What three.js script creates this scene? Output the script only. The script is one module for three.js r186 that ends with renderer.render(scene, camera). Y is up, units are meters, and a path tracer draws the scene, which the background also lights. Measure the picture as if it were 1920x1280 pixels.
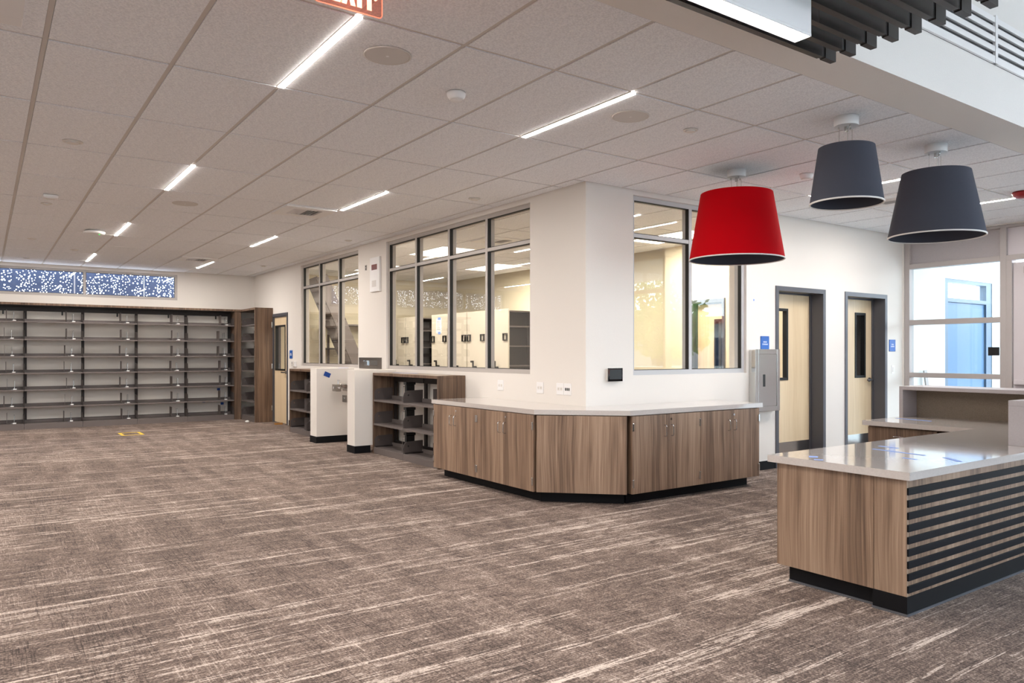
import * as THREE from 'three';
import { RoundedBoxGeometry } from 'three/addons/geometries/RoundedBoxGeometry.js';
import { mergeGeometries } from 'three/addons/utils/BufferGeometryUtils.js';
import { RectAreaLightUniformsLib } from 'three/addons/lights/RectAreaLightUniformsLib.js';

// ---------------------------------------------------------------- camera, sky, exposure
const scene = new THREE.Scene();
const camera = new THREE.PerspectiveCamera(48.366, 1.5, 0.05, 300);
camera.position.set(0, 1.357, 0);
camera.rotation.y = -0.6305;
camera.setViewOffset(1920, 1280, -49.6, -23.2, 1920, 1280);
const renderer = new THREE.WebGLRenderer();
renderer.toneMapping = THREE.LinearToneMapping;
renderer.toneMappingExposure = 1.22;
renderer.shadowMap.enabled = true;
RectAreaLightUniformsLib.init();
const SKY = 9.8, STRIP = 195, PANEL = 19;
{
  const w = 32, h = 64, d = new Float32Array(w * h * 4);
  for (let j = 0; j < h; j++) {
    const up = Math.max(0, Math.sin((j + 0.5) / h * Math.PI - Math.PI / 2));
    const t = Math.pow(up, 0.6);
    for (let i = 0; i < w; i++) d.set([SKY * (0.98 - 0.36 * t), SKY * (1.0 - 0.22 * t), SKY * (1.06 - 0.02 * t), 1], (j * w + i) * 4);
  }
  const t = new THREE.DataTexture(d, w, h, THREE.RGBAFormat, THREE.FloatType);
  t.mapping = THREE.EquirectangularReflectionMapping; t.magFilter = THREE.LinearFilter; t.needsUpdate = true;
  scene.background = t;
}
const WARM = new THREE.Color().setRGB(1.0, 0.945, 0.885), DAYWHITE = new THREE.Color().setRGB(1.0, 0.92, 0.76);

// ---------------------------------------------------------------- helpers
function rng(a) { return () => { a |= 0; a = a + 0x6D2B79F5 | 0; let t = Math.imul(a ^ a >>> 15, 1 | a); t = t + Math.imul(t ^ t >>> 7, 61 | t) ^ t; return ((t ^ t >>> 14) >>> 0) / 4294967296; }; }
const R = rng(7);
const used = new Map();
function numbered(n) { const k = used.get(n) || 0; used.set(n, k + 1); return k ? n + '_' + String(k).padStart(3, '0') : n; }
const _a = new THREE.Vector3(), _b = new THREE.Vector3(), _c = new THREE.Vector3();
function fin(g) {                                     // plain triangles with uv in metres, laid on by the way each face points
  if (g.index) g = g.toNonIndexed();
  for (const k of Object.keys(g.attributes)) if (!['position', 'normal', 'uv'].includes(k)) g.deleteAttribute(k);
  if (!g.attributes.normal) g.computeVertexNormals();
  const p = g.attributes.position, uv = new Float32Array(p.count * 2);
  for (let i = 0; i < p.count; i += 3) {
    _a.fromBufferAttribute(p, i); _b.fromBufferAttribute(p, i + 1).sub(_a); _c.fromBufferAttribute(p, i + 2).sub(_a); _b.cross(_c);
    const x = Math.abs(_b.x), y = Math.abs(_b.y), z = Math.abs(_b.z);
    for (let k = 0; k < 3; k++) {
      const X = p.getX(i + k), Y = p.getY(i + k), Z = p.getZ(i + k), q = (i + k) * 2;
      if (y >= x && y >= z) { uv[q] = X; uv[q + 1] = Z; } else if (x >= z) { uv[q] = Z; uv[q + 1] = Y; } else { uv[q] = X; uv[q + 1] = Y; }
    }
  }
  g.setAttribute('uv', new THREE.BufferAttribute(uv, 2));
  g.clearGroups();
  return g;
}
function shiftUv(g, du, dv) { const u = g.attributes.uv; for (let i = 0; i < u.count; i++) u.setXY(i, u.getX(i) + du, u.getY(i) + dv); return g; }
// box from corner to corner, r rounds its edges
function bx(x0, x1, y0, y1, z0, z1, r = 0) {
  const w = Math.abs(x1 - x0), h = Math.abs(y1 - y0), d = Math.abs(z1 - z0);
  const g = r ? new RoundedBoxGeometry(w, h, d, 2, Math.min(r, w / 2.01, h / 2.01, d / 2.01)) : new THREE.BoxGeometry(w, h, d);
  g.translate((x0 + x1) / 2, (y0 + y1) / 2, (z0 + z1) / 2);
  return fin(g);
}
function cy(r0, r1, y0, y1, x = 0, z = 0, seg = 24, open = false) { const g = new THREE.CylinderGeometry(r1, r0, y1 - y0, seg, 1, open); g.translate(x, (y0 + y1) / 2, z); return fin(g); }
function cyX(r, x0, x1, y, z, seg = 16) { const g = new THREE.CylinderGeometry(r, r, x1 - x0, seg); g.rotateZ(Math.PI / 2); g.translate((x0 + x1) / 2, y, z); return fin(g); }
function cyZ(r, z0, z1, x, y, seg = 16, r2 = r) { const g = new THREE.CylinderGeometry(r2, r, z1 - z0, seg); g.rotateX(Math.PI / 2); g.translate(x, y, (z0 + z1) / 2); return fin(g); }
function lathe(pts, seg = 48) { return fin(new THREE.LatheGeometry(pts.map((p) => new THREE.Vector2(p[0], p[1])), seg)); }
function tube(pts, r, n = 24, rs = 8, tension = 0.01) { return fin(new THREE.TubeGeometry(new THREE.CatmullRomCurve3(pts.map((p) => new THREE.Vector3(...p)), false, 'catmullrom', tension), n, r, rs)); }
function prism(pts, y0, y1) {                          // [x, z] outline standing from y0 to y1
  const s = new THREE.Shape(pts.map(([x, z]) => new THREE.Vector2(x, -z)));
  const g = new THREE.ExtrudeGeometry(s, { depth: y1 - y0, bevelEnabled: false }); g.rotateX(-Math.PI / 2); g.translate(0, y0, 0); return fin(g);
}
function plate(shape, depth, bevel = 0) { return fin(new THREE.ExtrudeGeometry(shape, { depth, bevelEnabled: bevel > 0, bevelThickness: bevel, bevelSize: bevel, bevelSegments: 1, curveSegments: 8 })); }
const merge = (a) => (Array.isArray(a) ? (a.length > 1 ? mergeGeometries(a) : a[0]) : a);
function mesh(name, g, m) { const o = new THREE.Mesh(merge(g), m); o.name = name; return o; }
function part(name, g, m, parent, label) { const o = mesh(name, g, m); parent.add(o); if (label) o.userData.label = label; return o; }
function thing(name, label, category, [x, y, z] = [0, 0, 0], turn = 0, group) {
  const o = new THREE.Group(); o.name = numbered(name); scene.add(o); o.position.set(x, y, z); o.rotation.y = turn; o.userData = { label, category };
  if (group) o.userData.group = group; return o;
}
function solo(name, g, m, label, category, [x, y, z] = [0, 0, 0], turn = 0, group) {
  const o = mesh(numbered(name), g, m); scene.add(o); o.position.set(x, y, z); o.rotation.y = turn; o.userData = { label, category }; if (group) o.userData.group = group; return o;
}
function struct(name, g, m) { const o = g ? mesh(numbered(name), g, m) : new THREE.Group(); o.name = g ? o.name : numbered(name); scene.add(o); o.userData = { kind: 'structure' }; return o; }
function dup(root, [x, y, z], turn, label, group) { const r = root.clone(); r.name = numbered(root.name.replace(/_\d{3}$/, '')); r.userData = { ...root.userData }; scene.add(r); r.position.set(x, y, z); r.rotation.y = turn; if (label) r.userData.label = label; if (group) r.userData.group = group; return r; }

// ---------------------------------------------------------------- textures
function tex(w, h, px, metresX, metresY, srgb = true) {
  const d = new Uint8Array(w * h * 4);
  for (let i = 0; i < w * h; i++) { const c = px(i % w, Math.floor(i / w)); d[i * 4] = c[0]; d[i * 4 + 1] = c[1]; d[i * 4 + 2] = c[2]; d[i * 4 + 3] = 255; }
  const t = new THREE.DataTexture(d, w, h); t.wrapS = t.wrapT = THREE.RepeatWrapping; t.magFilter = THREE.LinearFilter; t.minFilter = THREE.LinearMipmapLinearFilter; t.generateMipmaps = true;
  if (srgb) t.colorSpace = THREE.SRGBColorSpace; t.repeat.set(1 / metresX, 1 / metresY); t.needsUpdate = true; return t;
}
function noise2(seed, nx, ny) {                        // tiling value noise on an nx by ny grid, u and v run 0..1
  const r = rng(seed), g = new Float32Array(nx * ny); for (let i = 0; i < g.length; i++) g[i] = r();
  return (u, v) => {
    u = (u - Math.floor(u)) * nx; v = (v - Math.floor(v)) * ny; const i = Math.floor(u) % nx, j = Math.floor(v) % ny; let f = u - Math.floor(u), e = v - Math.floor(v); f = f * f * (3 - 2 * f); e = e * e * (3 - 2 * e);
    const i1 = (i + 1) % nx, j1 = (j + 1) % ny;
    return (g[j * nx + i] * (1 - f) + g[j * nx + i1] * f) * (1 - e) + (g[j1 * nx + i] * (1 - f) + g[j1 * nx + i1] * f) * e;
  };
}
const lerp3 = (a, b, t) => [a[0] + (b[0] - a[0]) * t, a[1] + (b[1] - a[1]) * t, a[2] + (b[2] - a[2]) * t];
const clamp = (x) => Math.max(0, Math.min(1, x));
function carpetTexture() {                             // broadloom: speckled pile, pale yarn clusters along x, finer lines along z, 4.2 m repeat
  const N = 2048, L = new Float32Array(N * N), r = rng(11);
  const mottle = noise2(24, 620, 780), mott2 = noise2(25, 70, 120), mott3 = noise2(27, 12, 16), cross = noise2(23, 34, 6);
  for (let j = 0; j < N; j++) for (let i = 0; i < N; i++) { const u = i / N, v = j / N; L[j * N + i] = 0.36 + 0.42 * (mottle(u, v) - 0.5) + 0.14 * (mott2(u, v) - 0.5) + 0.10 * (mott3(u, v) - 0.5) + 0.22 * (r() - 0.5); }
  const dash = (x, y, len, th, a, along) => { for (let t = 0; t < th; t++) for (let s = 0; s < len; s++) { const i = (along ? x + s : x + t) & (N - 1), j = (along ? y + t : y + s) & (N - 1); L[j * N + i] += a * (0.6 + 0.8 * r()); } };
  for (let k = 0; k < 170; k++) {                      // clusters of pale dashes lying along x
    const cx = r() * N, cz = r() * N, len = 150 + r() * r() * 620, wide = 6 + r() * r() * 40, a = 0.2 + 0.26 * r(), fill = 0.42 + 0.4 * r();
    for (let z = 0; z < wide; z += 3 + Math.floor(r() * 3)) for (let x = -r() * 90; x < len + r() * 90 - 45;) { const l = 12 + r() * 60; if (r() < fill) dash(Math.floor(cx + x), Math.floor(cz + z), Math.floor(l), 2 + Math.floor(r() * 3), a, true); x += l; }
  }
  for (let k = 0; k < 260; k++) { const x0 = r() * N, z0 = r() * N; let x = 0; const len = 200 + r() * 900; while (x < len) { const l = 20 + r() * 80; if (r() < 0.7) dash(Math.floor(x0 + x), Math.floor(z0 + (r() - 0.5) * 3), Math.floor(l), 2, 0.2, true); x += l; } }   // single pale yarns
  for (let k = 0; k < 24000; k++) dash(Math.floor(r() * N), Math.floor(r() * N), 8 + Math.floor(r() * 60), 1 + Math.floor(r() * 2), r() < 0.5 ? -0.12 : 0.11, true);
  for (let k = 0; k < 30000; k++) {
    const x = Math.floor(r() * N), y = Math.floor(r() * N), p = cross(x / N, y / N);
    if (p > 0.62) dash(x, y, 10 + Math.floor(r() * 55), 1 + Math.floor(r() * 2), 0.11, false); else if (p < 0.4) dash(x, y, 10 + Math.floor(r() * 60), 1 + Math.floor(r() * 2), -0.11, false);
  }
  const dark = [52, 42, 38], mid = [116, 98, 88], light = [212, 196, 184];
  return tex(N, N, (i, j) => { const t = clamp(L[j * N + i]); return t < 0.4 ? lerp3(dark, mid, t / 0.4) : lerp3(mid, light, clamp((t - 0.4) / 0.5)); }, 4.2, 4.2);
}
function woodTexture(seed, dark, mid, light, fine = 1) {  // upright grain, 1.3 m repeat
  const N = 1024, wx = noise2(seed, 6, 4), wy = noise2(seed + 1, 16, 6), g0 = noise2(seed + 6, 9, 1), g1 = noise2(seed + 2, 44, 2), g2 = noise2(seed + 3, 150, 3), g3 = noise2(seed + 4, 420, 8), ring = noise2(seed + 5, 8, 1), r = rng(seed);
  return tex(N, N, (i, j) => {
    const u = i / N, v = j / N, w = u + 0.016 * (wx(u, v) - 0.5) + 0.008 * (wy(u, v) - 0.5);
    const q = ring(w, v) * 22 + 9 * u, rings = Math.pow(q - Math.floor(q), 3);
    let t = 0.24 * g0(w, v) + 0.26 * g1(w, v) + 0.24 * g2(w, v) + 0.2 * g3(w, v) + 0.06 + 0.03 * (r() - 0.5) - 0.08 * rings; t = (t - 0.52) * 1.7 * fine + 0.52;
    return t < 0.5 ? lerp3(dark, mid, clamp(t * 2)) : lerp3(mid, light, clamp(t * 2 - 1));
  }, 1.3, 1.3);
}
function speckTexture(seed, base, depth, n, metres) { const r = rng(seed), a = noise2(seed + 1, 64, 64); const N = 512; return tex(N, N, (i, j) => { const s = r() < n ? -depth * (0.4 + r()) : 0; const k = (a(i / N, j / N) - 0.5) * depth * 0.4 + s; return base.map((c) => Math.max(0, Math.min(255, c + k))); }, metres, metres); }
function bumpTexture(seed, nx, metres) { const N = 512, a = noise2(seed, nx, nx), b = noise2(seed + 1, nx * 2, nx * 2); return tex(N, N, (i, j) => { const c = 255 * (0.6 * a(i / N, j / N) + 0.4 * b(i / N, j / N)); return [c, c, c]; }, metres, metres, false); }
function signTexture(lines, w, h, bg, fg, size) {
  const c = document.createElement('canvas'); c.width = w; c.height = h; const x = c.getContext('2d'); x.fillStyle = bg; x.fillRect(0, 0, w, h); x.fillStyle = fg; x.font = 'bold ' + size + 'px sans-serif'; x.textAlign = 'center'; x.textBaseline = 'middle';
  lines.forEach((l, k) => x.fillText(l, w / 2, h / 2 + (k - (lines.length - 1) / 2) * size * 1.15)); const t = new THREE.CanvasTexture(c); t.colorSpace = THREE.SRGBColorSpace; return t;
}

// ---------------------------------------------------------------- materials
const std = (color, roughness = 0.6, metalness = 0, extra = {}) => new THREE.MeshStandardMaterial({ color, roughness, metalness, ...extra });
const phys = (o) => new THREE.MeshPhysicalMaterial(o);
const wallBump = bumpTexture(51, 128, 0.6);
const M = {
  carpet: std(0xffffff, 0.97, 0, { map: carpetTexture() }),
  wall: std(0xe9e3dc, 0.85, 0, { bumpMap: wallBump, bumpScale: 0.0006 }),
  cream: std(0xf0e6cc, 0.85),
  tile: std(0xffffff, 0.93, 0, { map: speckTexture(61, [246, 247, 250], 60, 0.045, 0.45) }),
  grid: std(0xd8d2cc, 0.6),
  plaster: std(0xece8e3, 0.88, 0, { bumpMap: wallBump, bumpScale: 0.0012 }),
  laminate: std(0xffffff, 0.42, 0, { map: woodTexture(71, [100, 79, 64], [146, 119, 98], [178, 151, 128]) }),
  laminateDark: std(0xffffff, 0.5, 0, { map: woodTexture(81, [74, 56, 44], [112, 88, 70], [142, 116, 95]) }),
  maple: std(0xffffff, 0.42, 0, { map: woodTexture(91, [214, 187, 148], [228, 204, 168], [238, 217, 184], 0.7) }),
  espresso: std(0xffffff, 0.27, 0, { map: woodTexture(101, [26, 21, 20], [38, 32, 30], [56, 48, 45]) }),
  quartz: phys({ color: 0xffffff, roughness: 0.07, clearcoat: 0.5, clearcoatRoughness: 0.06, map: speckTexture(63, [206, 198, 193], 14, 0.2, 0.5) }),
  solidGrey: std(0xffffff, 0.4, 0, { map: speckTexture(64, [176, 168, 168], 10, 0.2, 0.5) }),
  fabricPanel: std(0xffffff, 0.9, 0, { map: speckTexture(65, [140, 127, 112], 34, 0.4, 0.25) }),
  rubber: phys({ color: 0x131316, roughness: 0.6, specularIntensity: 0.35 }),
  metalStrip: std(0x7d8088, 0.35, 0.7),
  stripe: phys({ color: 0x111217, roughness: 0.55, specularIntensity: 0.3 }),
  steel: std(0x6f6663, 0.55, 0.15),
  bracket: std(0x544c4a, 0.5, 0.1),
  steelDark: std(0x2e2827, 0.55, 0.2),
  aluminium: std(0xb9b2ad, 0.45, 0.0),
  frameGrey: std(0xb3aaa6, 0.45, 0),
  gasket: std(0x121110, 0.6),
  glass: phys({ color: 0xffffff, roughness: 0.0, transmission: 1, thickness: 0, ior: 1.75, transparent: false }),
  glassTint: phys({ color: 0xcdd8d8, roughness: 0.0, transmission: 1, thickness: 0, ior: 1.6 }),
  doorFrame: std(0x55555b, 0.4, 0.1),
  chrome: std(0xd7d9dc, 0.16, 1),
  stainless: std(0xd0d0ce, 0.17, 1),
  brushed: std(0x9c958e, 0.32, 1),
  black: std(0x111113, 0.4),
  screen: phys({ color: 0x0c0d10, roughness: 0.05, clearcoat: 1 }),
  white: std(0xf1efee, 0.45),
  offWhite: std(0xe6e1da, 0.5),
  shelfEnd: std(0xd3cbbd, 0.5),
  duct: std(0xb4b4b2, 0.5, 0.6),
  lever: std(0x8b8a8c, 0.3, 1),
  redFabric: phys({ color: 0xb8000e, roughness: 0.95, specularIntensity: 0.25, bumpMap: bumpTexture(55, 200, 0.25), bumpScale: 0.0005 }),
  greyFabric: phys({ color: 0x4a4c56, roughness: 0.95, specularIntensity: 0.4, bumpMap: bumpTexture(56, 200, 0.25), bumpScale: 0.0005 }),
  shadeInside: phys({ color: 0x4a4c56, roughness: 0.95, specularIntensity: 0.4 }),
  rim: std(0xe9e6e2, 0.5),
  tapeBlue: std(0x7f9fe2, 0.6), tapeDark: std(0x15489c, 0.7), tapeYellow: std(0xe3bd3c, 0.6),
  signBlue: std(0x1f5db0, 0.4), signWhite: std(0xf5f6f8, 0.5),
  red: std(0x9c1a1f, 0.35),
  screenRed: std(0x6e1c1c, 0.25),
  speaker: std(0xdad6d2, 0.7),
  led: std(0xffffff, 0.5, 0, { emissive: WARM, emissiveIntensity: 24 }),
  panelLed: std(0xffffff, 0.5, 0, { emissive: DAYWHITE, emissiveIntensity: 4 }),
  greenLed: std(0x20ff60, 0.5, 0, { emissive: 0x20ff60, emissiveIntensity: 1.5 }),
  exitGlow: std(0xffe8de, 0.5, 0, { emissive: new THREE.Color().setRGB(1.0, 0.52, 0.36), emissiveIntensity: 0.75 }),
  exitEdge: std(0xff9a80, 0.5, 0, { emissive: new THREE.Color().setRGB(1.0, 0.32, 0.2), emissiveIntensity: 0.6 }),
  exitPanel: phys({ color: 0xffe0d8, roughness: 0.03, transmission: 0.97, thickness: 0, ior: 1.3 }),
  concrete: std(0xc4c0b9, 0.9), doorBlue: std(0x5f86ab, 0.35), facade: std(0xf2f2ee, 0.8),
  screenPanel: std(0x2c3850, 0.5, 0.3), paper: std(0xf4f3ee, 0.8),
  bark: std(0x5b4a3a, 0.9), leaf: std(0x6f9a3c, 0.7), brickRed: std(0xa8543c, 0.85), doorGrey: std(0xd2c9cb, 0.4),
  canTrim: std(0xe8e4df, 0.5), canInner: std(0xe8e4df, 0.5),
};

// ================================================================= SETTING
const C = 3.019, HI = 4.3, XA = 4.68, ZB = -5.638, ZF = -16.75, ZBK = -2.395, XE = 10.55, ZS = 7, XW = -5;
const ZT = -5.888;                                       // back of the wall with the two doors
const X0 = 0.262, Z0 = -3.538, TX = 0.6096, TZ = 1.2192;

struct('floor', bx(XW - 0.2, XE + 0.06, -0.1, 0, ZF - 0.2, ZS + 0.2), M.carpet);
// walls made of blocks round their openings; holes are [from, to, sill, head]
function wallX(name, x0, x1, z0, z1, y1, holes, m) {
  const g = []; let z = z0; for (const [a, b, s, h] of holes) { if (a > z) g.push(bx(x0, x1, 0, y1, z, a)); if (s > 0) g.push(bx(x0, x1, 0, s, a, b)); if (h < y1) g.push(bx(x0, x1, h, y1, a, b)); z = b; }
  if (z < z1) g.push(bx(x0, x1, 0, y1, z, z1)); return struct(name, g, m);
}
function wallZ(name, z0, z1, x0, x1, y1, holes, m) {
  const g = []; let x = x0; for (const [a, b, s, h] of holes) { if (a > x) g.push(bx(x, a, 0, y1, z0, z1)); if (s > 0) g.push(bx(a, b, 0, s, z0, z1)); if (h < y1) g.push(bx(a, b, h, y1, z0, z1)); x = b; }
  if (x < x1) g.push(bx(x, x1, 0, y1, z0, z1)); return struct(name, g, m);
}
wallZ('wall_north', ZF - 0.2, ZF, XW - 0.2, 9.2, C + 0.3, [[-1.6, 3.17, 2.44, 2.955]], M.wall);
wallX('wall_stacks_west', XA, XA + 0.15, ZF, ZT, C + 0.3, [[-15.46, -14.5, 0, 2.15], [-13.77, -11.14, 1.14, 2.965], [-10.13, -6.563, 1.14, 2.965]], M.wall);
wallZ('wall_stacks_south', ZT, ZB, XA, XE, C + 0.3, [[5.30, 7.07, 1.14, 2.965], [7.6, 8.61, 0, 2.168], [9.045, 10.06, 0, 2.168]], M.wall);
wallX('wall_west', XW - 0.2, XW, ZF, ZS, HI, [], M.wall);
wallZ('wall_south', ZS, ZS + 0.2, XW - 0.2, XE + 0.2, HI, [[-4.4, -0.2, 0.05, 4.15], [0.2, 4.6, 0.05, 4.15], [5.0, 10.0, 0.05, 4.15]], M.wall);
wallX('wall_east', XE - 0.07, XE + 0.13, ZB, ZS, HI, [[-5.62, -2.75, 0.0, 3.0], [-2.6, 6.6, 0.05, 4.15]], M.wall);
struct('wall_bulkhead', [bx(XW, XE - 0.07, C, HI, ZBK - 0.12, ZBK), bx(XW, XE - 0.07, C - 0.009, C + 0.1, -2.715, ZBK - 0.12), bx(XW, XE - 0.07, C - 0.009, C, ZBK - 0.12, ZBK)], M.plaster);
// the stack room behind the windows
wallX('wall_stacks_east', 9.03, 9.18, -15.9, -8.5, C + 0.3, [], M.cream);
wallX('wall_stacks_pier', 8.67, 9.18, -8.5, ZT, C + 0.3, [[-7.956, -7.292, 0, 2.168]], M.cream);
wallZ('wall_stacks_north', -15.85, -15.7, XA + 0.15, 9.18, C + 0.3, [], M.cream);
struct('wall_tech_east', bx(10.4, 10.55, 0, C + 0.3, -9.2, ZT), M.wall);
struct('wall_tech_north', bx(9.18, 10.55, 0, C + 0.3, -9.35, -9.2), M.wall);
struct('roof', [bx(XW - 0.2, XE + 0.13, C + 0.3, C + 0.4, ZF - 0.2, ZBK - 0.12), bx(XW - 0.2, XE + 0.13, HI, HI + 0.15, ZBK - 0.12, ZS + 0.2)], M.plaster);

// ---- hung ceiling: runners and lay-in tiles, each its own piece
const CUTS = [[3.005, -8.74, 0.29], [3.005, -14.25, 0.29], [7.87, -4.36, 0.26], [-0.115, -4.35, 0.27], [6.05, -9.3, 0.29]];   // where air vents pass through: x, z, half width
const tileCache = new Map();
function tileGeo(w, d) { const k = w.toFixed(3) + d.toFixed(3); if (!tileCache.has(k)) tileCache.set(k, shiftUv(bx(-w / 2, w / 2, 0, 0.015, -d / 2, d / 2), R(), R())); return tileCache.get(k); }
function hungCeiling(name, x0, x1, z0, z1, skip = () => false) {
  const c = struct(name, bx(x0, x1, C + 0.2, C + 0.23, z0, z1), M.grid);
  const xs = [x0], zs = [z0];
  for (let i = Math.ceil((x0 - X0) / TX + 0.05); X0 + i * TX < x1 - 0.03; i++) xs.push(X0 + i * TX);
  for (let j = Math.floor((Z0 - z0) / TZ - 0.02); Z0 - j * TZ < z1 - 0.03; j--) zs.push(Z0 - j * TZ);
  xs.push(x1); zs.push(z1);
  xs.forEach((x, i) => part('ceiling_runner', bx(Math.max(x0, x - 0.012), Math.min(x1, x + 0.012), C, C + 0.03, z0, z1), M.grid, c));
  zs.forEach((z) => part('ceiling_runner', bx(x0, x1, C + 0.0005, C + 0.03, Math.max(z0, z - 0.012), Math.min(z1, z + 0.012)), M.grid, c));
  for (let i = 0; i < xs.length - 1; i++) for (let j = 0; j < zs.length - 1; j++) {
    const w = xs[i + 1] - xs[i] - 0.028, d = zs[j + 1] - zs[j] - 0.028; if (w < 0.03 || d < 0.03) continue;
    const tx = (xs[i] + xs[i + 1]) / 2, tz = (zs[j] + zs[j + 1]) / 2, cut = CUTS.find((q) => Math.abs(q[0] - tx) < w / 2 && Math.abs(q[1] - tz) < d / 2);
    let g = tileGeo(w, d);
    if (cut) { const [ax, az, h] = [cut[0] - tx, cut[1] - tz, cut[2] * 0.56]; g = merge([bx(-w / 2, w / 2, 0, 0.015, -d / 2, az - h), bx(-w / 2, w / 2, 0, 0.015, az + h, d / 2), bx(-w / 2, ax - h, 0, 0.015, az - h, az + h), bx(ax + h, w / 2, 0, 0.015, az - h, az + h)]);
      const k = h, n = part('duct_neck', [bx(-k, -k + 0.003, 0, 0.19, -k, k), bx(k - 0.003, k, 0, 0.19, -k, k), bx(-k, k, 0, 0.19, -k, -k + 0.003), bx(-k, k, 0, 0.19, k - 0.003, k), bx(-k, k, 0.187, 0.19, -k, k)], M.duct, c, 'sheet metal duct neck'); n.position.set(cut[0], C - 0.005, cut[1]); }
    part('ceiling_tile', g, M.tile, c).position.set(tx, C - 0.006 + (cut ? 0 : R() * 0.002), tz);
  }
  return c;
}
hungCeiling('ceiling', X0 - 2 * TX, X0 + 7 * TX, ZF, -2.71);
hungCeiling('ceiling_edge', X0 + 7 * TX, XA, ZF, ZB);
hungCeiling('ceiling_front', X0 + 7 * TX, XE - 0.07, ZB, -2.71);
struct('ceiling_west', bx(XW, X0 - 2 * TX, C - 0.004, C + 0.05, ZF, -2.71), M.tile);
hungCeiling('ceiling_stacks', XA + 0.15, 8.67, -15.7, ZT);
struct('ceiling_tech', bx(9.18, 10.4, C, C + 0.05, -9.2, ZT), M.tile);

// ---- windows: frame, mullions, transoms, panes with black gaskets. Local x runs along the wall, z towards the viewer.
function windowUnit(name, pos, turn, w, y0, y1, mull, tran, m = M.aluminium) {
  const o = struct(name); o.position.set(pos[0], 0, pos[2]); o.rotation.y = turn; const t = 0.045, d = 0.05;
  part('window_frame', [bx(0, w, y0, y0 + 0.05, -d, d), bx(0, w, y1 - 0.045, y1, -d, d), bx(0, t, y0 + 0.05, y1 - 0.045, -d, d), bx(w - t, w, y0 + 0.05, y1 - 0.045, -d, d)], m, o);
  const us = [t, ...mull.flatMap((u) => [u - t / 2, u + t / 2]), w - t], vs = [y0 + 0.05, ...tran.flatMap((v) => [v - 0.02, v + 0.02]), y1 - 0.045];
  for (const u of mull) part('mullion', bx(u - t / 2, u + t / 2, y0 + 0.05, y1 - 0.045, -d, d, 0.002), m, o);
  for (let i = 0; i < us.length; i += 2) {
    for (const v of tran) part('transom', bx(us[i], us[i + 1], v - 0.02, v + 0.02, -d + 0.002, d - 0.002, 0.002), m, o);
    for (let j = 0; j < vs.length; j += 2) {
      const [a, b, p, q] = [us[i], us[i + 1], vs[j], vs[j + 1]], k = 0.006;
      part('gasket', [bx(a, a + k, p, q, 0.002, 0.044), bx(b - k, b, p, q, 0.002, 0.044), bx(a + k, b - k, p, p + k, 0.002, 0.044), bx(a + k, b - k, q - k, q, 0.002, 0.044)], M.gasket, o);
      const g = new THREE.PlaneGeometry(b - a, q - p); g.translate((a + b) / 2, (p + q) / 2, 0); part('pane', fin(g), M.glass, o);
    }
  }
  return o;
}
windowUnit('window_1', [XA + 0.08, 0, -13.77], -Math.PI / 2, 2.63, 1.14, 2.965, [0.862, 1.747], [2.56]);
windowUnit('window_2', [XA + 0.08, 0, -10.13], -Math.PI / 2, 3.567, 1.14, 2.965, [0.87, 1.765, 2.65], [2.56]);
windowUnit('window_3', [5.30, 0, ZB - 0.085], 0, 1.77, 1.14, 2.965, [0.876], [2.565], std(0xc2c2c4, 0.45, 0));
windowUnit('window_4', [-1.6, 0, ZF - 0.06], 0, 4.77, 2.44, 2.955, [1.2, 3.15], []);

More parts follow.
